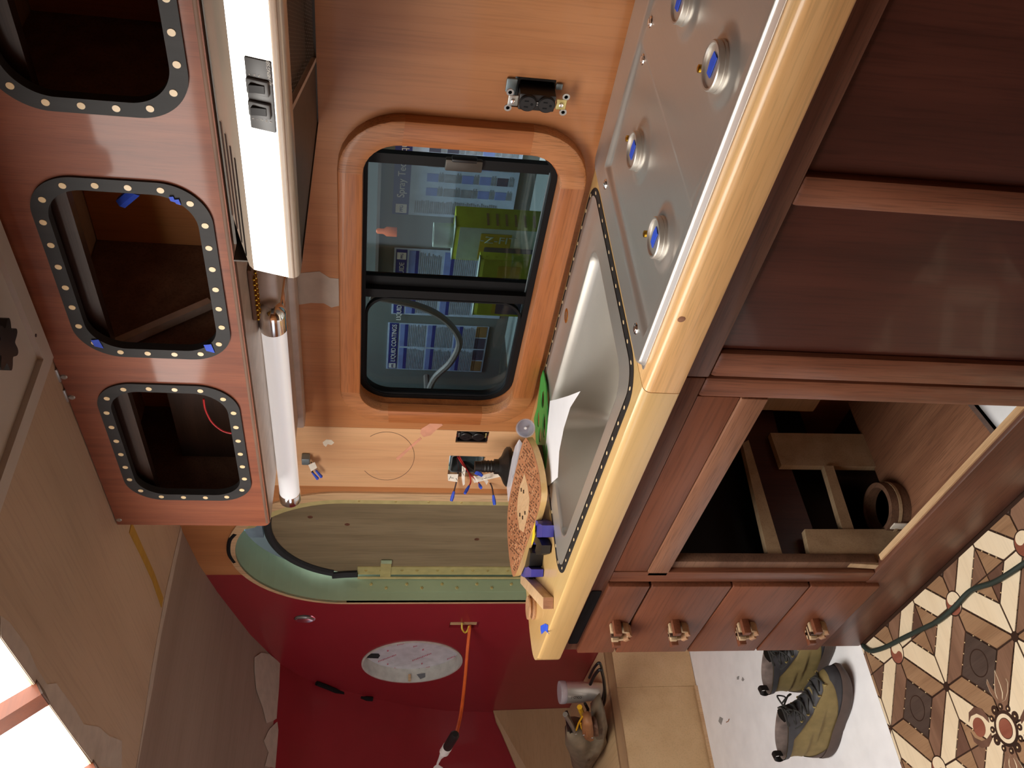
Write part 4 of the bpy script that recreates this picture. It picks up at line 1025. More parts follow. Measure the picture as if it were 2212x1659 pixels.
# ================================================================== THINGS ON THE COUNTER
# ---- marquetry board, lying raised on what is under it
mbp = thing('marquetry_board', (-1.86, 1.14, .935), 'oval marquetry board with tiny inlaid checks and pale star centre', 'board')
face = [(1137, 945), (1150, 968), (1162, 1010), (1168, 1050), (1168, 1080), (1158, 1120), (1140, 1170), (1113, 1242), (1105, 1232), (1099, 1190), (1096, 1140), (1098, 1095), (1106, 1050), (1118, 1000), (1128, 960)]
BZ = .952
tiltn = Vector((.10, -.18, 1)).normalized(); bc = Vector((-1.86, 1.14, BZ))
def on_board(px, py, off=0):
    r = ray(px, py); p0 = bc+tiltn*off; return EYE+r*((p0-EYE).dot(tiltn)/r.dot(tiltn))
fpts = [on_board(*p) for p in face]
fpts = smooth_path(fpts+[fpts[0]], 3)[:-1]
obj('core', MB().sheet([p-tiltn*.016 for p in fpts], tiltn, .0155), 'maple', mbp, 30)
obj('veneer', MB().sheet([p-tiltn*.0005 for p in fpts], tiltn, .0012), 'board', mbp, 30)
star = [(1133, 1022), (1140, 1050), (1144, 1078), (1141, 1110), (1131, 1150), (1122, 1143), (1117, 1105), (1119, 1075), (1124, 1048), (1128, 1040)]
obj('star_inlay', MB().sheet([on_board(*p, .0007) for p in star], tiltn, .0005), 'oak', mbp, False)
random.seed(11)
cx_, cy_ = 1132, 1095
chk = {'walnut': MB(), 'cream': MB()}
def inpoly(x, y, P):
    ok = False
    for i in range(len(P)):
        a, b = P[i], P[i-1]
        if (a[1] > y) != (b[1] > y) and x < (b[0]-a[0])*(y-a[1])/(b[1]-a[1])+a[0]: ok = not ok
    return ok
sm = [(1132+(x-1132)*.93, 1095+(y-1095)*.96) for x, y in face]
ustar = [(1132+(x-1132)*1.15, 1090+(y-1090)*1.05) for x, y in star]
for i in range(32):
    for j in range(42):
        x = 1094+i*2.4+(1.2 if j % 2 else 0); y = 948+j*7.2+(i % 3)*2.4
        if not inpoly(x, y, sm) or inpoly(x, y, ustar) or random.random() < .34: continue
        k = 'walnut' if random.random() < .80 else 'cream'
        chk[k].sheet([on_board(*p, .0008) for p in ((x-.5, y-1.7), (x+.5, y-1.7), (x+.5, y+1.7), (x-.5, y+1.7))], tiltn, .0005)
for p in ((1126, 1058), (1131, 1062), (1123, 1112), (1129, 1118), (1134, 1108)):
    chk['walnut'].sheet([on_board(*q, .0014) for q in ((p[0]-1.2, p[1]-4), (p[0]+1.2, p[1]-4), (p[0]+1.2, p[1]+4), (p[0]-1.2, p[1]+4))], tiltn, .0004)
obj('dark_check', chk['walnut'], 'walnut', mbp, False, kind='stuff'); obj('pale_check', chk['cream'], 'oak', mbp, False, kind='stuff')
obj('foot', MB().box(-1.99, -1.93, 1.13, 1.19, CT, .923, .002).box(-1.80, -1.74, 1.20, 1.26, CT, .926, .002), 'darkwood', mbp)
# ---- black sink strainer body, stem up
q = H(1104, 988, CT); q = Vector((-2.00, 1.37, CT))
st = thing('strainer_body', q, 'black plastic sink strainer standing stem up against the wall', 'strainer')
obj('cup', MB().lathe([(.036, 0), (.040, .004), (.043, .046)], q, (0, 0, 1), 36), 'black', st)
q = q+Vector((0, 0, .046))
obj('flange', MB().lathe([(.052, 0), (.056, .004), (.055, .012), (.048, .018), (.030, .026), (.022, .034)], q, (0, 0, 1), 36), 'black', st)
stem = obj('stem', MB().lathe([(.021, .034), (.021, .046), (.016, .047), (.016, .082), (.014, .083), (.014, .100), (.010, .100)], q, (0, 0, 1), 28), 'black', st)
for k in range(3): obj('thread', MB().lathe([(.0165, .052+k*.009), (.0175, .054+k*.009), (.0165, .056+k*.009)], q, (0, 0, 1), 24), 'black', stem)
# ---- clear cap, standing on edge on the board's near end
q = on_board(1146, 927); dirv = (EYE-q).normalized(); dirv = Vector((dirv.x, dirv.y, .05)).normalized()
qc = W(1135, 925, q.y-.004)
cp = thing('clear_cap', (qc.x, qc.y, qc.z-.022), 'round clear plastic cap standing on edge at the board end', 'cap')
obj('rim', MB().lathe([(.0200, 0), (.0225, 0), (.0225, .016), (.0200, .016), (.0200, 0)], qc-dirv*.008, dirv, 36), 'window', cp)
obj('disc', MB().lathe([(.020, 0), (.020, .0015)], qc-dirv*.006, dirv, 36), 'window', cp)
obj('hub', MB().lathe([(.003, 0), (.003, .010)], qc-dirv*.006, dirv, 12), 'whiteplastic', cp)
# ---- thin clear bag between strainer and board
bagp = [(1113, 968), (1122, 952), (1130, 958), (1122, 1000), (1112, 1040), (1104, 1085), (1097, 1080), (1095, 1055), (1100, 1025), (1106, 995)]
yb = 1.285
bg = MB(); bp3 = [W(*p, yb) for p in bagp]
cen = sum(bp3, Vector())/len(bp3)
random.seed(5)
bmv = [cen+Vector((0, -.02, 0))]; fc = []
rings = 4
for r in range(1, rings+1):
    for p in bp3:
        f = r/rings; q = cen+(p-cen)*f; bmv.append(q+Vector((0, -.02*(1-f*f)+random.uniform(-.006, .006), 0)))
n = len(bp3)
for i in range(n): fc.append((0, 1+i, 1+(i+1) % n))
for r in range(rings-1):
    for i in range(n): fc.append((1+r*n+i, 1+(r+1)*n+i, 1+(r+1)*n+(i+1) % n, 1+r*n+(i+1) % n))
bg.add(bmv, fc)
obj('plastic_bag', bg, 'bag', None, True, 'crumpled clear plastic bag beside the strainer behind the marquetry board', 'bag')
# ---- green sheet with oval holes behind the sink
gz = .907
gpx = [(1175, 800), (1181, 830), (1184, 880), (1182, 930), (1184, 975), (1180, 1010), (1171, 1030), (1164, 1000), (1160, 960), (1158, 930), (1155, 905), (1162, 880), (1166, 850), (1170, 815)]
gout = [H(*p, gz) for p in gpx]; gout = [Vector((p.x, min(p.y, 1.445), gz)) for p in gout]
holes = []
def oval(px, py, a, b, n=14):
    out = []
    for i in range(n):
        t = 2*pi*i/n; p = H(px+a*math.cos(t)+.10*b*math.sin(t)*0, py+b*math.sin(t), gz); out.append((p.x, min(p.y, 1.442)))
    return out
for px, py, a, b in ((1174, 862, 3.0, 20), (1164.5, 905, 2.4, 18), (1177, 920, 2.8, 26), (1168, 940, 2.4, 16), (1172.5, 985, 2.6, 20)): holes.append(oval(px, py, a, b))
gs = MB().prism([[(p.x, p.y) for p in gout]]+holes, 'z', gz, gz+.0025)
obj('perforated_sheet', gs, 'greenplastic', None, 30, 'green plastic sheet with oval holes lying behind the sink', 'sheet')
# ---- white paper with a lifted corner over the sink edge
pp = [[(1188, 866), (1205, 862), (1228, 855), (1254, 845)], [(1184, 905), (1198, 900), (1212, 893), (1232, 880)], [(1180, 950), (1193, 945), (1206, 938), (1218, 925)], [(1174, 1000), (1184, 995), (1196, 990), (1208, 975)], [(1170, 1040), (1180, 1036), (1190, 1034), (1205, 1029)], [(1169, 1066), (1174, 1058), (1184, 1050), (1205, 1031)]]
zz = [[.912, .915, .935, .965], [.910, .909, .915, .940], [.910, .908, .908, .916], [.909, .907, .906, .908], [.909, .907, .905, .905], [.909, .907, .905, .905]]
obj('paper_sheet', MB().grid(lambda i, j: H(*pp[i][j], zz[i][j]), 6, 4), 'paper', None, True, 'white paper sheet with a curled corner over the sink edge', 'paper')
bpy.context.view_layer.update()
# ---- bar clamp lying by the sink: blue jaws, black body and trigger
cz_ = .918
cpv = thing('bar_clamp', (-1.87, 1.06, CT), 'blue and black bar clamp with yellow sticker on the maple counter', 'clamp')
def flat(px, z0, z1, name, mat, par=cpv, bev=0):
    P = [H(*p, (z0+z1)/2) for p in px]
    return obj(name, MB().prism([[(p.x, p.y) for p in P]], 'z', z0, z1), mat, par, 30)
bdz = (CT+.001, CT+.034)
jw = flat([(1150, 1127), (1163, 1120), (1176, 1126), (1178, 1132), (1170, 1136), (1164, 1150), (1158, 1176), (1146, 1180), (1147, 1150)], *bdz, 'jaw', 'clampblue')
flat([(1160, 1131), (1172, 1128), (1184, 1135), (1183, 1160), (1172, 1161), (1169, 1150), (1163, 1142)], CT+.002, CT+.030, 'jaw_pad', 'clampblue', jw)
flat([(1153.5, 1128), (1156, 1128), (1155, 1160), (1149.5, 1177), (1148, 1176), (1151, 1150)], CT+.0345, CT+.0352, 'sticker', 'clampyellow', jw)
bdy = flat([(1138, 1181), (1156, 1180), (1160, 1195), (1157, 1222), (1150, 1226), (1138, 1222), (1133, 1210)], *bdz, 'body', 'black')
flat([(1157, 1152), (1164, 1155), (1175, 1166), (1180, 1178), (1178, 1196), (1168, 1199), (1165, 1190), (1168, 1178), (1160, 1165)], CT+.004, CT+.026, 'trigger', 'black', bdy)
flat([(1158, 1193), (1163, 1190), (1161, 1212), (1157, 1214)], CT+.006, CT+.020, 'release_lever', 'yoke', bdy)
flat([(1140, 1221), (1150, 1221), (1161, 1230), (1160, 1246), (1144, 1247), (1138, 1244)], CT+.002, CT+.032, 'jaw', 'clampblue')
b0, b1 = H(1170, 1100, CT+.014), H(1146, 1248, CT+.014)
obj('bar', MB().tube([b0, b1], .007, 4), 'black', cpv)
# ---- oak stick and small wooden spool
a, b = H(1196, 1303, CT), H(1145, 1249, CT)
ax = (Vector((b.x-a.x, b.y-a.y, 0))).normalized(); sd = Vector((-ax.y, ax.x, 0))
m4 = Matrix((ax, sd, Vector((0, 0, 1)))).transposed().to_4x4(); m4.translation = Vector((a.x, a.y, CT))-sd*.0
L = (Vector((b.x, b.y, 0))-Vector((a.x, a.y, 0))).length
sk2 = thing('oak_stick', (a.x, a.y, CT), 'square oak stick lying across the counter end', 'stick')
obj('shaft', MB().box(0, L, -.014, .014, .0003, .026, .0015).xform(m4), 'oak', sk2)
obj('end_face', MB().box(-.0006, 0, -.0128, .0128, .0015, .0245).xform(m4), 'endgrain', sk2)
q = H(1155, 1313, CT)
sp3 = thing('wooden_spool', (q.x, q.y, CT), 'small turned wooden spool on the rounded counter end', 'spool')
obj('body', MB().lathe([(.028, 0), (.030, .003), (.030, .007), (.024, .009), (.024, .013), (.030, .015), (.029, .019), (.012, .020), (.004, .018)], (q.x, q.y, CT), (0, 0, 1), 30), 'spool', sp3)
obj('peg', MB().lathe([(.005, 0), (.005, .012)], (q.x-.005, q.y+.034, CT), (0, 0, 1), 12), 'spool', sp3)

# ================================================================== FLOOR AND FRONT END
FLX = -2.131
fl_ = obj('floor', MB().box(FLX, 1.1, -.72, 1.45, -.03, 0), 'walnut', None, False, kind=S)
ff = obj('floor', MB().box(-4.2, FLX, -.72, 1.45, -.03, 0), 'white', None, False, kind=S)
scf = [plain('scuff', (150, 150, 150), .6), plain('stain', (176, 170, 164), .6)]
for px in ([(1592, 1462), (1597, 1460), (1596, 1468), (1592, 1468)], [(1604, 1462), (1608, 1468), (1605, 1472), (1602, 1469)], [(1555, 1548), (1562, 1552), (1558, 1566), (1552, 1558)]):
    obj('scuff_mark', MB().sheet([H(*p, .0004) for p in px], (0, 0, 1), .0005), scf[0], ff, False)
obj('wood_curl', MB().tube([H(*p, .002) for p in ((1569, 1560), (1573, 1558), (1575, 1553))], .0015, 5), 'tan', ff)
AX, AY, X0, Y0 = .1375, .140, -1.842, .676
LIM = (FLX+.001, -1.10, .30, .893)
def clip_poly(P):
    for ax_, v, s in ((0, LIM[0], 1), (0, LIM[1], -1), (1, LIM[2], 1), (1, LIM[3], -1)):
        out = []
        for i in range(len(P)):
            a, b = P[i-1], P[i]; da, db = s*(a[ax_]-v), s*(b[ax_]-v)
            if (da >= 0) != (db >= 0):
                t = da/(da-db); out.append((a[0]+(b[0]-a[0])*t, a[1]+(b[1]-a[1])*t))
            if db >= 0: out.append(b)
        P = out
        if len(P) < 3: return None
    return P
def inset(P, d):
    n = len(P); cxx = sum(p[0] for p in P)/n; cyy = sum(p[1] for p in P)/n; out = []
    area_ = sum(P[i-1][0]*P[i][1]-P[i][0]*P[i-1][1] for i in range(n))
    if area_ < 0: P = P[::-1]
    L = []
    for i in range(n):
        a, b = Vector(P[i]), Vector(P[(i+1) % n]); e = (b-a).normalized(); nn = Vector((-e.y, e.x)); L.append((a+nn*d, e))
    for i in range(n):
        p, e = L[i-1]; q, g_ = L[i]; den = e.x*g_.y-e.y*g_.x
        if abs(den) < 1e-9: out.append(tuple(q)); continue
        t = ((q.x-p.x)*g_.y-(q.y-p.y)*g_.x)/den; out.append(tuple(p+e*t))
    return out
TH = .0016
def inlay(P, mat, name='inlay', d=.0024, h=TH):
    P = clip_poly(P)
    if not P: return
    a = abs(sum(P[i-1][0]*P[i][1]-P[i][0]*P[i-1][1] for i in range(len(P))))/2
    if a < 2e-5: return
    P = inset(P, d)
    return obj(name, MB().prism([P], 'z', 0.0, h), mat, fl_, False)
def cell(i, j, kind, s):
    x, y = X0+i*AX, Y0+j*AY
    O_ = [(x+AX, y), (x, y+AY), (x-AX, y), (x, y-AY)]; N_ = [(x+AX*s, y), (x, y+AY*s), (x-AX*s, y), (x, y-AY*s)]
    for k in range(4):
        a, b = O_[k], O_[(k+1) % 4]; c_, d_ = N_[k], N_[(k+1) % 4]
        inlay([a, b, d_, c_], 'cream' if kind == 'A' else ('brownB', 'brownA', 'brownB', 'brownA')[k], 'frame_inlay')
    if kind == 'A':
        for k in range(4): inlay([(x, y), N_[k], N_[(k+1) % 4]], ('brownB', 'brownC', 'brownB', 'brownA')[(k+i) % 4], 'triangle_inlay', .0018)
    else:
        inlay(N_, 'darkinlay', 'diamond_inlay', .0022)
        if LIM[0]+.03 < x and y < .85:
            obj('ring_inlay', MB().prism([[(x+.030*math.cos(2*pi*q/28), y+.030*math.sin(2*pi*q/28)) for q in range(28)], [(x+.0275*math.cos(2*pi*q/28), y+.0275*math.sin(2*pi*q/28)) for q in range(28)]], 'z', TH, TH+.0004), 'walnut', fl_, False)
    edges = [(O_[k], O_[(k+1) % 4]) for k in range(4)]+[(N_[k], N_[(k+1) % 4]) for k in range(4)]
    for a, b in edges:
        nt = 7 if math.dist(a, b) > .15 else 4
        for t in range(1, nt):
            p = (a[0]+(b[0]-a[0])*t/nt, a[1]+(b[1]-a[1])*t/nt)
            if LIM[0] < p[0] < LIM[1] and LIM[2] < p[1] < LIM[3]: pegs.append(p)
pegs = []
for i in range(-3, 7):
    for j in range(-3, 4):
        if (i+j) % 2:
            if abs(X0+i*AX-(-1.7)) > .75: continue
            cell(i, j, 'A' if i % 2 == 0 else 'B', .47 if i % 2 == 0 else .52)
pg = MB()
for p in pegs: pg.lathe([(.0016, 0), (.0016, TH+.0002)], (p[0], p[1], 0), (0, 0, 1), 6)
obj('peg', pg, 'dot', fl_, False, kind='stuff')
# bars joining the stars, and round two-tone roundels
def circ(x, y, r, n=28, a0=0, a1=2*pi, full=True): return [(x+r*math.cos(a0+(a1-a0)*q/(n if full else n-1)), y+r*math.sin(a0+(a1-a0)*q/(n if full else n-1))) for q in range(n)]
def roundel(x, y):
    R = .026
    if x < LIM[0]+R: return
    obj('roundel_rim', MB().prism([circ(x, y, R+.003), circ(x, y, R)], 'z', 0, TH+.0004), 'walnut', fl_, False)
    th = math.radians(20)
    def rot(P): return [(x+(p[0])*math.cos(th)-(p[1])*math.sin(th), y+p[0]*math.sin(th)+p[1]*math.cos(th)) for p in P]
    arc1 = circ(0, 0, R, 24, pi/2, 3*pi/2, False)             # left half
    s1 = circ(0, -R/2, R/2, 12, -pi/2, pi/2, False); s2 = circ(0, R/2, R/2, 12, 3*pi/2, pi/2, False)
    obj('roundel_half', MB().prism([rot(arc1+s1[1:]+s2[1:-1])], 'z', 0, TH+.0006), 'redinlay', fl_, False)
    arc2 = circ(0, 0, R, 24, pi/2, -pi/2, False)
    obj('roundel_half', MB().prism([rot(arc2+s1[1:]+s2[1:-1])], 'z', 0, TH+.0005), 'cream', fl_, False)
    obj('roundel_eye', MB().prism([rot(circ(0, R/2, .0035, 10))], 'z', TH, TH+.0009), 'cream', fl_, False)
    obj('roundel_eye', MB().prism([rot(circ(0, -R/2, .0035, 10))], 'z', TH, TH+.0009), 'redinlay', fl_, False)
for i, j in ((-1, 1), (1, 1), (3, 1), (-1, -1)): roundel(X0+i*AX, Y0+j*AY)
for i in (-2, 0, 2):
    x, y = X0+i*AX, Y0
    if x > LIM[0]+.02: obj('star_knot', MB().prism([circ(x, y, .011, 12)], 'z', 0, TH+.0004), 'walnut', fl_, False)
# central flower medallion
mx, my = X0+AX, Y0-AY
obj('medallion_disc', MB().prism([circ(mx, my, .036)], 'z', 0, TH+.0005), 'walnut', fl_, False)
obj('medallion_ring', MB().prism([circ(mx, my, .029), circ(mx, my, .021)], 'z', 0, TH+.0010), 'cream', fl_, False)
obj('medallion_core', MB().prism([circ(mx, my, .0195)], 'z', 0, TH+.0012), 'redinlay', fl_, False)
def petal(ang, P, mat, name, h):
    ca, sa = math.cos(ang), math.sin(ang)
    obj(name, MB().prism([[(mx+a*ca-b*sa, my+a*sa+b*ca) for a, b in P]], 'z', 0, TH+h), mat, fl_, False)
def mir(P): return P+[(a, -b) for a, b in reversed(P) if abs(b) > 1e-6]
for k in range(4):
    a = math.radians(70+90*k)
    if k % 2 == 0:
        for g_, mt, h in ((1.0, 'cream', .0010), (.80, 'brownA', .0014)):
            petal(a, mir([(.100+.016*g_, 0), (.085, .010*g_), (.070, .012*g_), (.055, .007*g_)]), mt, 'petal', h)
            for s in (1, -1): petal(a, [(.052, s*.004), (.062, s*(.010+.003*(1-g_))), (.075, s*.016), (.088, s*(.026+.002*(1-g_))), (.098*g_+.09*(1-g_), s*.030), (.090, s*(.034-.006*(1-g_))), (.072, s*(.028-.006*(1-g_))), (.056, s*(.016-.003*(1-g_)))], mt, 'petal', h)
    else:
        petal(a, circ(.086, 0, .020, 20), 'redinlay', 'petal', .0012)
        for s in (1, -1): petal(a, [(.050, s*.010), (.066, s*.022), (.086, s*.028), (.108, s*.022), (.118, s*.010), (.112, s*.030), (.090, s*.042), (.066, s*.038), (.050, s*.022)], 'brownC', 'leaf', .0010)
for k in range(12):
    a = 2*pi*k/12+.26; r = .043
    petal(0, [(p[0]-mx, p[1]-my) for p in circ(mx+r*math.cos(a), my+r*math.sin(a), .007 if k % 3 else .010, 12)], 'walnut', 'bud', .0011)
    petal(0, [(p[0]-mx, p[1]-my) for p in circ(mx+r*math.cos(a), my+r*math.sin(a), .0022, 8)], 'dot', 'bud_eye', .0014)
# ---- dark green cord across the floor
gc = smooth_path([H(*p, .010) for p in ((2260, 1180), (2212, 1216), (2149, 1256), (2097, 1275), (2060, 1312), (2027, 1340), (1992, 1358), (1954, 1376), (1915, 1396), (1893, 1404), (1878, 1406), (1866, 1398), (1862, 1390))])
gc = [Vector((p.x, min(p.y, .888), .0080)) for p in gc]
obj('floor_cord', MB().tube(gc, .0062, 8), 'cord', None, True, 'dark green cord lying along the cabinet on the marquetry floor', 'cord')

# ---- low plywood bench across the front
BX, BT = -3.38, .362
bx_edge = [(BX+.045, .50), (BX+.035, .95), (BX-.0, 1.10), (BX-.012, 1.26), (BX-.022, 1.40), (BX-.026, 1.447)]
def bface(y): 
    for a, b in zip(bx_edge, bx_edge[1:]):
        if a[1] <= y <= b[1]: return a[0]+(b[0]-a[0])*(y-a[1])/(b[1]-a[1])
    return bx_edge[0][0]
bn_ = thing('bench', (-3.7, 1.0, 0), 'low raw plywood bench built across the red front wall', 'bench')
def plank(y0, y1, z0, z1, name, mat, dx=0):
    a, b = -3.376+dx, -3.392+dx
    obj(name, MB().prism([[(a, y0), (a, y1), (b, y1), (b, y0)]], 'z', z0, z1), mat, bn_, False)
plank(1.2635, 1.447, .002, .332, 'front_panel', 'benchply')
plank(.50, 1.2625, .002, .332, 'front_panel', 'benchply', -.003)
obj('edge_strip', MB().box(-3.398, -3.374, .50, 1.447, .333, .362, .002), 'frontply', bn_)
obj('seat_panel', MB().box(-4.11, -3.399, .50, 1.447, .345, .362, .001), 'benchply', bn_)
obj('baseboard_front', MB().box(-3.374, -3.366, .50, 1.26, 0, .012), 'casing', None, False, kind=S)

# ---- steel tumbler on the bench
q = Vector((-3.475, 1.284, BT))
tm = thing('tumbler', q, 'brushed steel tumbler with clear lid standing on the plywood bench', 'tumbler')
k_ = 1.0
hgt = .158
obj('body', MB().lathe([(.030, .0), (.034, .003), (.0365, .05), (.0375, .075), (.042, .085), (.0435, hgt), (.042, hgt+.001)], q, (0, 0, 1), 40), 'mugsteel', tm)
ld = obj('lid', MB().lathe([(.0435, hgt+.001), (.0455, hgt+.004), (.046, hgt+.020), (.044, hgt+.026), (.030, hgt+.0265)], q, (0, 0, 1), 40), 'bag', tm)
obj('lid_core', MB().lathe([(.040, hgt+.002), (.041, hgt+.018)], q, (0, 0, 1), 32), 'pinkfiller', ld)
vd = (EYE-q); vd = Vector((vd.x, vd.y, 0)).normalized(); vr = Vector((-vd.y, vd.x, 0)); vd2 = (vd-vr*.42).normalized()
lettering('COLD-1', .013, q+vd2*.0436+Vector((0, 0, .100)), (0, 0, 1), vd2.cross(Vector((0, 0, 1)))*-1 if False else Vector((0, 0, 1)).cross(vd2)*-1, 'ink', tm)
# ---- leather tool pouch full of tools, black cable round the tumbler foot
tb0 = Vector((-3.56, 1.10, BT))
tbag = thing('tool_pouch', tb0, 'worn grey leather tool pouch with tools lying on the bench', 'tool bag')
random.seed(9)
def lump(prof, name, mat, par, jig=.006, n=20):
    """closed soft body: a list of (px, py, depth y) ring outlines is lofted"""
    pass
def bagshape(pxpoly, y0, y1, bulge, name, mat, par=tbag, rings=5):
    """stuffed leather shape: front outline measured on plane y0, swelling forward, closed behind at y1"""
    P = [W(*p, y0) for p in pxpoly]; n = len(P); P = [Vector((p.x, p.y, max(p.z, BT+.002))) for p in P]; cen = sum(P, Vector())/n; vs = []; fs = []
    back = [cen+(p-cen)*.92+Vector((0, y1-y0, 0)) for p in P]
    rows = [back, P]
    for r in range(1, rings):
        f = 1-r/rings
        rows.append([cen+(p-cen)*f+Vector((random.uniform(-.003, .003), -bulge*(1-f*f)+random.uniform(-.006, .006), random.uniform(-.003, .003))) for p in P])
    for R in rows: vs += R
    vs.append(cen+Vector((0, -bulge, 0)))
    for r in range(len(rows)-1):
        for i in range(n): fs.append((r*n+i, r*n+(i+1) % n, (r+1)*n+(i+1) % n, (r+1)*n+i))
    L = (len(rows)-1)*n
    for i in range(n): fs.append((L+i, L+(i+1) % n, len(vs)-1))
    fs.append(tuple(reversed(range(n))))
    return obj(name, MB().add(vs, fs), mat, par, True)
y_ = 1.10
mainp = [(1224, 1585), (1244, 1584), (1262, 1588), (1276, 1595), (1293, 1596), (1306, 1592), (1312, 1605), (1308, 1622), (1304, 1645), (1306, 1672), (1250, 1674), (1236, 1655), (1231, 1630), (1221, 1608), (1226, 1600)]
pouch = bagshape(mainp, 1.09, 1.16, .05, 'main_pocket', 'leather')
bagshape([(1278, 1552), (1300, 1528), (1306, 1545), (1313, 1570), (1316, 1600), (1300, 1596), (1284, 1592), (1280, 1575)], 1.11, 1.17, .03, 'side_flap', 'leather')
bagshape([(1262, 1562), (1272, 1558), (1280, 1562), (1282, 1580), (1282, 1598), (1276, 1602), (1265, 1598), (1258, 1586), (1259, 1572)], 1.05, 1.09, .02, 'holster', 'tan')
bagshape([(1286, 1564), (1292, 1572), (1294, 1590), (1288, 1592), (1280, 1586), (1280, 1566)], 1.06, 1.09, .01, 'belt_loop', 'darkwood')
bagshape([(1222, 1558), (1228, 1556), (1238, 1580), (1244, 1586), (1226, 1586)], 1.10, 1.14, .01, 'pocket_edge', 'black')
def stickpx(pts, r, y, name, mat, par=tbag): return obj(name, MB().tube([W(*p, y) for p in pts], r, 8), mat, par)
stickpx([(1221, 1543), (1232, 1560), (1240, 1578)], .010, 1.10, 'grey_handle', 'tool')
stickpx([(1252, 1527), (1257, 1540), (1262, 1550)], .010, 1.13, 'yellow_handle', 'yellowtool')
stickpx([(1258, 1548), (1250, 1562), (1245, 1577)], .0035, 1.08, 'yellow_handle', 'yellowtool')
stickpx([(1254, 1562), (1256, 1572), (1259, 1577)], .0035, 1.08, 'yellow_handle', 'yellowtool')
stickpx([(1266, 1545), (1274, 1548), (1280, 1542)], .010, 1.12, 'tool_head', 'tool')
stickpx([(1264, 1520), (1270, 1532), (1268, 1544)], .006, 1.15, 'tool_head', 'black')
for px, py in ((1261, 1588), (1279, 1594), (1244, 1586)):
    q2 = W(px, py, 1.032); obj('rivet', MB().lathe([(.005, 0), (.003, .002)], q2, (0, -1, 0), 10), 'yoke', pouch)
cb = smooth_path([W(*p, 1.205) for p in ((1275, 1478), (1285, 1458), (1297, 1446), (1303, 1462), (1306, 1485), (1307, 1505), (1302, 1525), (1292, 1534), (1284, 1530))])
cb = [Vector((p.x, p.y, max(p.z, BT+.007))) for p in cb]
obj('black_cable', MB().tube(cb, .0062, 8).tube([p+Vector((.012, .02, .004)) for p in cb[:-6]], .005, 8), 'black', None, True, 'black cable looped round the foot of the steel tumbler', 'cable')

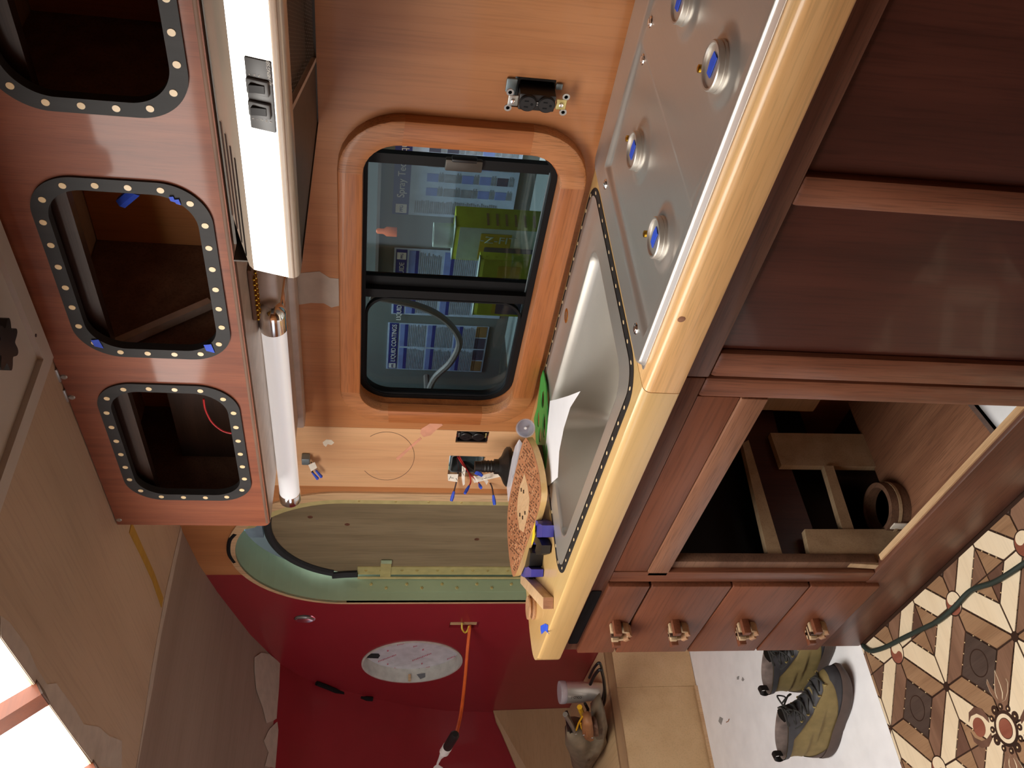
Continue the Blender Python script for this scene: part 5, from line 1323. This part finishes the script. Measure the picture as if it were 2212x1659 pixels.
# ---- boots
def boot(heel, toe, name_label, side, loopdir=1, tall=.158):
    h, t = Vector((heel[0], heel[1], 0)), Vector((toe[0], toe[1], 0)); L = (t-h).length
    ax = (t-h)/L; sd = Vector((-ax.y, ax.x, 0))
    root = thing('boot', h+ax*L*.4, name_label, 'boot', 'pair of olive work boots')
    def P(a, b, z): return h+ax*a*L+sd*b+Vector((0, 0, z))
    # rows: z, rear a, front a, half width, front bluntness
    rows = [(.026, .005, .985, .048, .5), (.040, .0, .985, .049, .5), (.055, .002, .975, .048, .5), (.068, .008, .945, .046, .52), (.080, .015, .905, .044, .55), (.092, .022, .83, .042, .6), (.104, .03, .73, .040, .65), (.116, .032, .645, .039, .7), (.128, .028, .575, .039, .75), (.142, .018, .545, .040, .8), (tall, .006, .525, .041, .85)]
    rows = [tuple(r0[q]+(r1[q]-r0[q])*t/3 for q in range(5)) for r0, r1 in zip(rows, rows[1:]) for t in range(3)]+[rows[-1]]
    n = 96
    def spot(row, an, grow=0):
        z, a0, a1, w, bl = row; c0 = (a0+a1)/2; hl = (a1-a0)/2
        ca, sa = math.cos(an), math.sin(an)
        u = math.copysign(abs(ca)**.75, ca); v = math.copysign(abs(sa)**.75, sa)
        waist = 1-.20*math.exp(-((c0+hl*u-.45)/.16)**2)*(1 if z < .07 else .3)
        heelw = .80 if u < -.2 and z < .09 else 1
        zz = z+(.012*u*(z-.12)/.04 if z > .12 else 0)
        return P(c0+hl*u+grow*u/L, (w*waist*(heelw+(1-heelw)*max(0, u+1)*.8)+grow)*v, zz+.006*max(0, u)*(z < .1))
    def ring(row, grow=0): return [spot(row, 2*pi*k/n, grow) for k in range(n)]
    def part_of(rws, name, mat, mid_, half, grow, m=28):
        """a leather panel laid over the upper: angles mid_-half(i) .. mid_+half(i) round the boot, row by row"""
        mb = MB(); mb.grid(lambda i, j: spot(rws[i], mid_-half(i)+2*half(i)*j/(m-1), grow), len(rws), m)
        return obj(name, mb, mat, root, True)
    def skin(rws, name, mat, par, grow=0, sel=None, thick=0):
        R = [ring(r, grow) for r in rws]; mb = MB(); vs = [p for r in R for p in r]; fs = []
        for i in range(len(R)-1):
            for k in range(n):
                if sel is None or sel(k, i): fs.append((i*n+k, i*n+(k+1) % n, (i+1)*n+(k+1) % n, (i+1)*n+k))
        used = sorted({v for f in fs for v in f}); mp_ = {v: i for i, v in enumerate(used)}
        mb.add([vs[v] for v in used], [[mp_[v] for v in f] for f in fs]); return obj(name, mb, mat, par, True)
    up_ = skin(rows, 'upper', 'olive', root)
    sole = MB()
    s0 = [(p.x, p.y) for p in ring((.0, .0, 1.0, .051, .5), .003)]; 
    rs = [[Vector((x, y, z)) for x, y in s0] for z in (.0005,)]
    R0 = ring((.0, .02, .95, .049, .5), .001); R1 = ring((.010, .0, 1.0, .051, .5), .002); R2 = ring((.026, .0, 1.0, .050, .5), .004); R3 = ring((.034, .0, .99, .049, .5), .003)
    vs = [p for R in (R0, R1, R2, R3) for p in R]; fs = []
    for i in range(3):
        for k in range(n): fs.append((i*n+k, i*n+(k+1) % n, (i+1)*n+(k+1) % n, (i+1)*n+k))
    fs.append(tuple(range(n)))
    for i, p in enumerate(vs):
        toe_up = max(0, ((p-h).dot(ax)/L-.72)/.28); vs[i] = Vector((p.x, p.y, max(.0006, p.z+(.012*toe_up**2 if p.z < .02 else .006*toe_up**2))))
    obj('sole', sole.add(vs, fs), 'bootsole', root, True)
    fr_ = lambda k, lim: math.cos(2*pi*(k+.5)/n) > lim
    part_of(rows[0:10], 'toe_rand', 'bootdark', 0, lambda i: 1.75-.155*i, .0022)
    part_of(rows[0:13], 'heel_counter', 'bootsole', pi, lambda i: 1.15-.075*i, .0020)
    part_of(rows[13:31], 'lace_panel', 'bootdark', 0, lambda i: .62+1.05*(i/17)**.8, .0022)
    part_of(rows[27:31], 'collar', 'bootdark', 0, lambda i: pi, .0030, 64)
    full = rows; rows = full[::3]
    inn = [(tall-.002, .02, .51, .036, .85), (.12, .04, .53, .034, .8), (.07, .05, .6, .034, .8)]
    li = skin([(tall+.001, .004, .527, .042, .85)]+inn, 'lining', 'bootlining', root)
    tg = MB()
    tg.grid(lambda i, j: P(.50+.10*(1-i/5)**1+.0*j-.035*(i/5), (-.024+.012*j), .112+.0125*i+.006*math.cos((j-2)*.8)), 6, 5)
    obj('tongue', tg, 'black', root, True)
    # laces up the front
    lc = MB(); eyes = []
    rr = [ring(r, .004) for r in rows]
    def frontpt(i, k): return rr[i][k % n]
    for i in range(4, 11):
        kk = (7, 10, 12, 13, 14, 14, 14)[i-4]
        a, b = frontpt(i, kk), frontpt(min(i+1, 10), -kk); c_ = frontpt(i, -kk); d_ = frontpt(min(i+1, 10), kk)
        m_ = (frontpt(i, 0)+frontpt(min(i+1, 10), 0))/2+ax*.005+Vector((0, 0, .004))
        lc.tube(smooth_path([a, m_, b], 4), .0026, 6); lc.tube(smooth_path([c_, m_+Vector((0, 0, .003)), d_], 4), .0026, 6)
        eyes += [a, c_]
    top = frontpt(10, 0)+ax*.006
    for s, f in ((1, 1), (-1, .8)):
        b0 = top+sd*s*.006
        lc.tube(smooth_path([b0, b0+sd*s*.02*f+ax*.014+Vector((0, 0, .012)), b0+sd*s*.034*f+ax*.008+Vector((0, 0, .002)), b0+sd*s*.022*f+ax*.012+Vector((0, 0, -.012)), b0+ax*.004], 5), .0024, 6)
        lc.tube(smooth_path([b0, b0+sd*s*.024+ax*.016-Vector((0, 0, .020)), b0+sd*s*.040+ax*.006-Vector((0, 0, .038)), b0+sd*s*.046-ax*.012-Vector((0, 0, .030)), b0+sd*s*.042-ax*.03-Vector((0, 0, .018))], 5), .0024, 6)
    obj('lace', lc, 'lace', root)
    em = disc_mesh('eyelet', .0042, .003, ax+Vector((0, 0, .2)), 10)
    for e in eyes[:10]: piece('eyelet', em, 'gold', root, e)
    lp_ = MB(); hb = ring(rows[10])[n//2]
    lo = smooth_path([hb+Vector((0, 0, -.020)), hb-ax*.016+Vector((0, 0, -.002)), hb-ax*.010+Vector((0, 0, .018)), hb+ax*.006+Vector((0, 0, .016)), hb+ax*.006+Vector((0, 0, -.006))], 4)
    w_ = sd*.010; k = 0
    vs = []; fs = []
    for p in lo: vs += [p-w_, p+w_]
    for i in range(len(lo)-1): fs.append((2*i, 2*i+1, 2*i+3, 2*i+2))
    obj('heel_loop', lp_.add(vs, fs), 'black', root, True)
    return root
boot((-2.478, .722), (-2.205, .868), 'olive work boot in full view, toe towards the cabinet', 1)
boot((-2.462, .905), (-2.205, 1.020), 'olive work boot half hidden behind the end of the cabinet', -1)

# ---- cord slot in the red wall with the orange cord running out across the room
hkz = thing('cord_bracket', (-3.197, 1.45, .95), 'small pale bracket with a yellow wire loop set in the red wall', 'bracket')
obj('block', MB().box(-3.208, -3.187, 1.455, 1.475, .905, 1.008), 'casing', hkz)
obj('wire_loop', MB().tube(smooth_path([W(998, 1345, 1.45), W(998, 1358, 1.432), W(1004, 1366, 1.430), W(1010, 1362, 1.432), W(1013, 1352, 1.445)]), .0036, 6), 'yellowwire', hkz)
oc_ = thing('orange_cord', (-3.2, 1.44, .92), 'orange extension cord stretched from the red wall to a white plug', 'cord')
ys = [1.448, 1.43, 1.38, 1.30, 1.21, 1.12, 1.03, .985]
pxs = [(1015, 1352), (1014, 1362), (1010, 1400), (1006, 1450), (1001, 1500), (995, 1545), (987, 1580), (984, 1588)]
cp_ = [W(*p, y) for p, y in zip(pxs, ys)]
obj('cord', MB().tube(smooth_path(cp_), .0062, 8), 'orange', oc_)
ya = .985
e0, e1, e2 = W(984, 1585, ya), W(967, 1613, ya), W(960, 1624, ya)
obj('socket', MB().tube([e0, e0+(e1-e0)*.12, e1], [.010, .0165, .0165], 16), 'black', oc_)
obj('socket_collar', MB().tube([e1, e2], [.0175, .0175], 16), 'whiteplastic', oc_)
e3, e4 = W(951, 1637, ya), W(945, 1650, ya)
obj('plug', MB().tube([e2, e2+(e3-e2)*.5, e3, e4], [.012, .010, .006, .004], 10), 'whiteplastic', oc_)
obj('plug_tag', MB().sheet([W(*p, ya) for p in ((945, 1650), (957, 1658), (950, 1672), (930, 1668), (938, 1655))], (0, -1, 0), .002), 'whiteplastic', oc_, False)
clp = thing('wall_clip', (-3.135, 1.45, 1.553), 'small grey spring clip set in a hole in the red wall', 'clip')
obj('spring', MB().tube(smooth_path([(-3.150, 1.458, 1.585), (-3.120, 1.452, 1.575), (-3.120, 1.450, 1.540), (-3.150, 1.458, 1.525)]), .006, 6), 'tool', clp)
obj('tongue', MB().box(-3.148, -3.122, 1.456, 1.460, 1.530, 1.582), 'boxgrey', clp)

# ---- roof hatch in the ceiling: pale frame, panel and black crank knob
rh = thing('roof_hatch', (-1.05, .88, CEIL), 'off white roof hatch frame in the ceiling with a black knob', 'roof hatch')
hx0, hx1, hy0, hy1 = -1.262, -.862, .668, 1.078
obj('frame', MB().prism([[(hx0, hy0), (hx1, hy0), (hx1, hy1), (hx0, hy1)], [(hx0+.034, hy0+.034), (hx1-.034, hy0+.034), (hx1-.034, hy1-.034), (hx0+.034, hy1-.034)]], 'z', CEIL-.016, CEIL-.0005), 'hatchwhite', rh, 30)
obj('panel', MB().box(hx0+.034, hx1-.034, hy0+.034, hy1-.034, CEIL-.006, CEIL-.0005), 'hatchwhite', rh, False)
kq = H(-8, 745, CEIL-.02)
obj('knob', MB().prism([[(kq.x+(.034+.007*math.cos(7*t))*math.cos(t), kq.y+(.034+.007*math.cos(7*t))*math.sin(t)) for t in [2*pi*i/70 for i in range(70)]]], 'z', CEIL-.036, CEIL-.006), 'black', rh, 30)
q = H(84, 742, CEIL-.016); obj('screw', MB().lathe([(.003, 0), (.003, .001)], (q.x+.02, q.y, CEIL-.016), (0, 0, -1), 10), 'wiredark', rh)
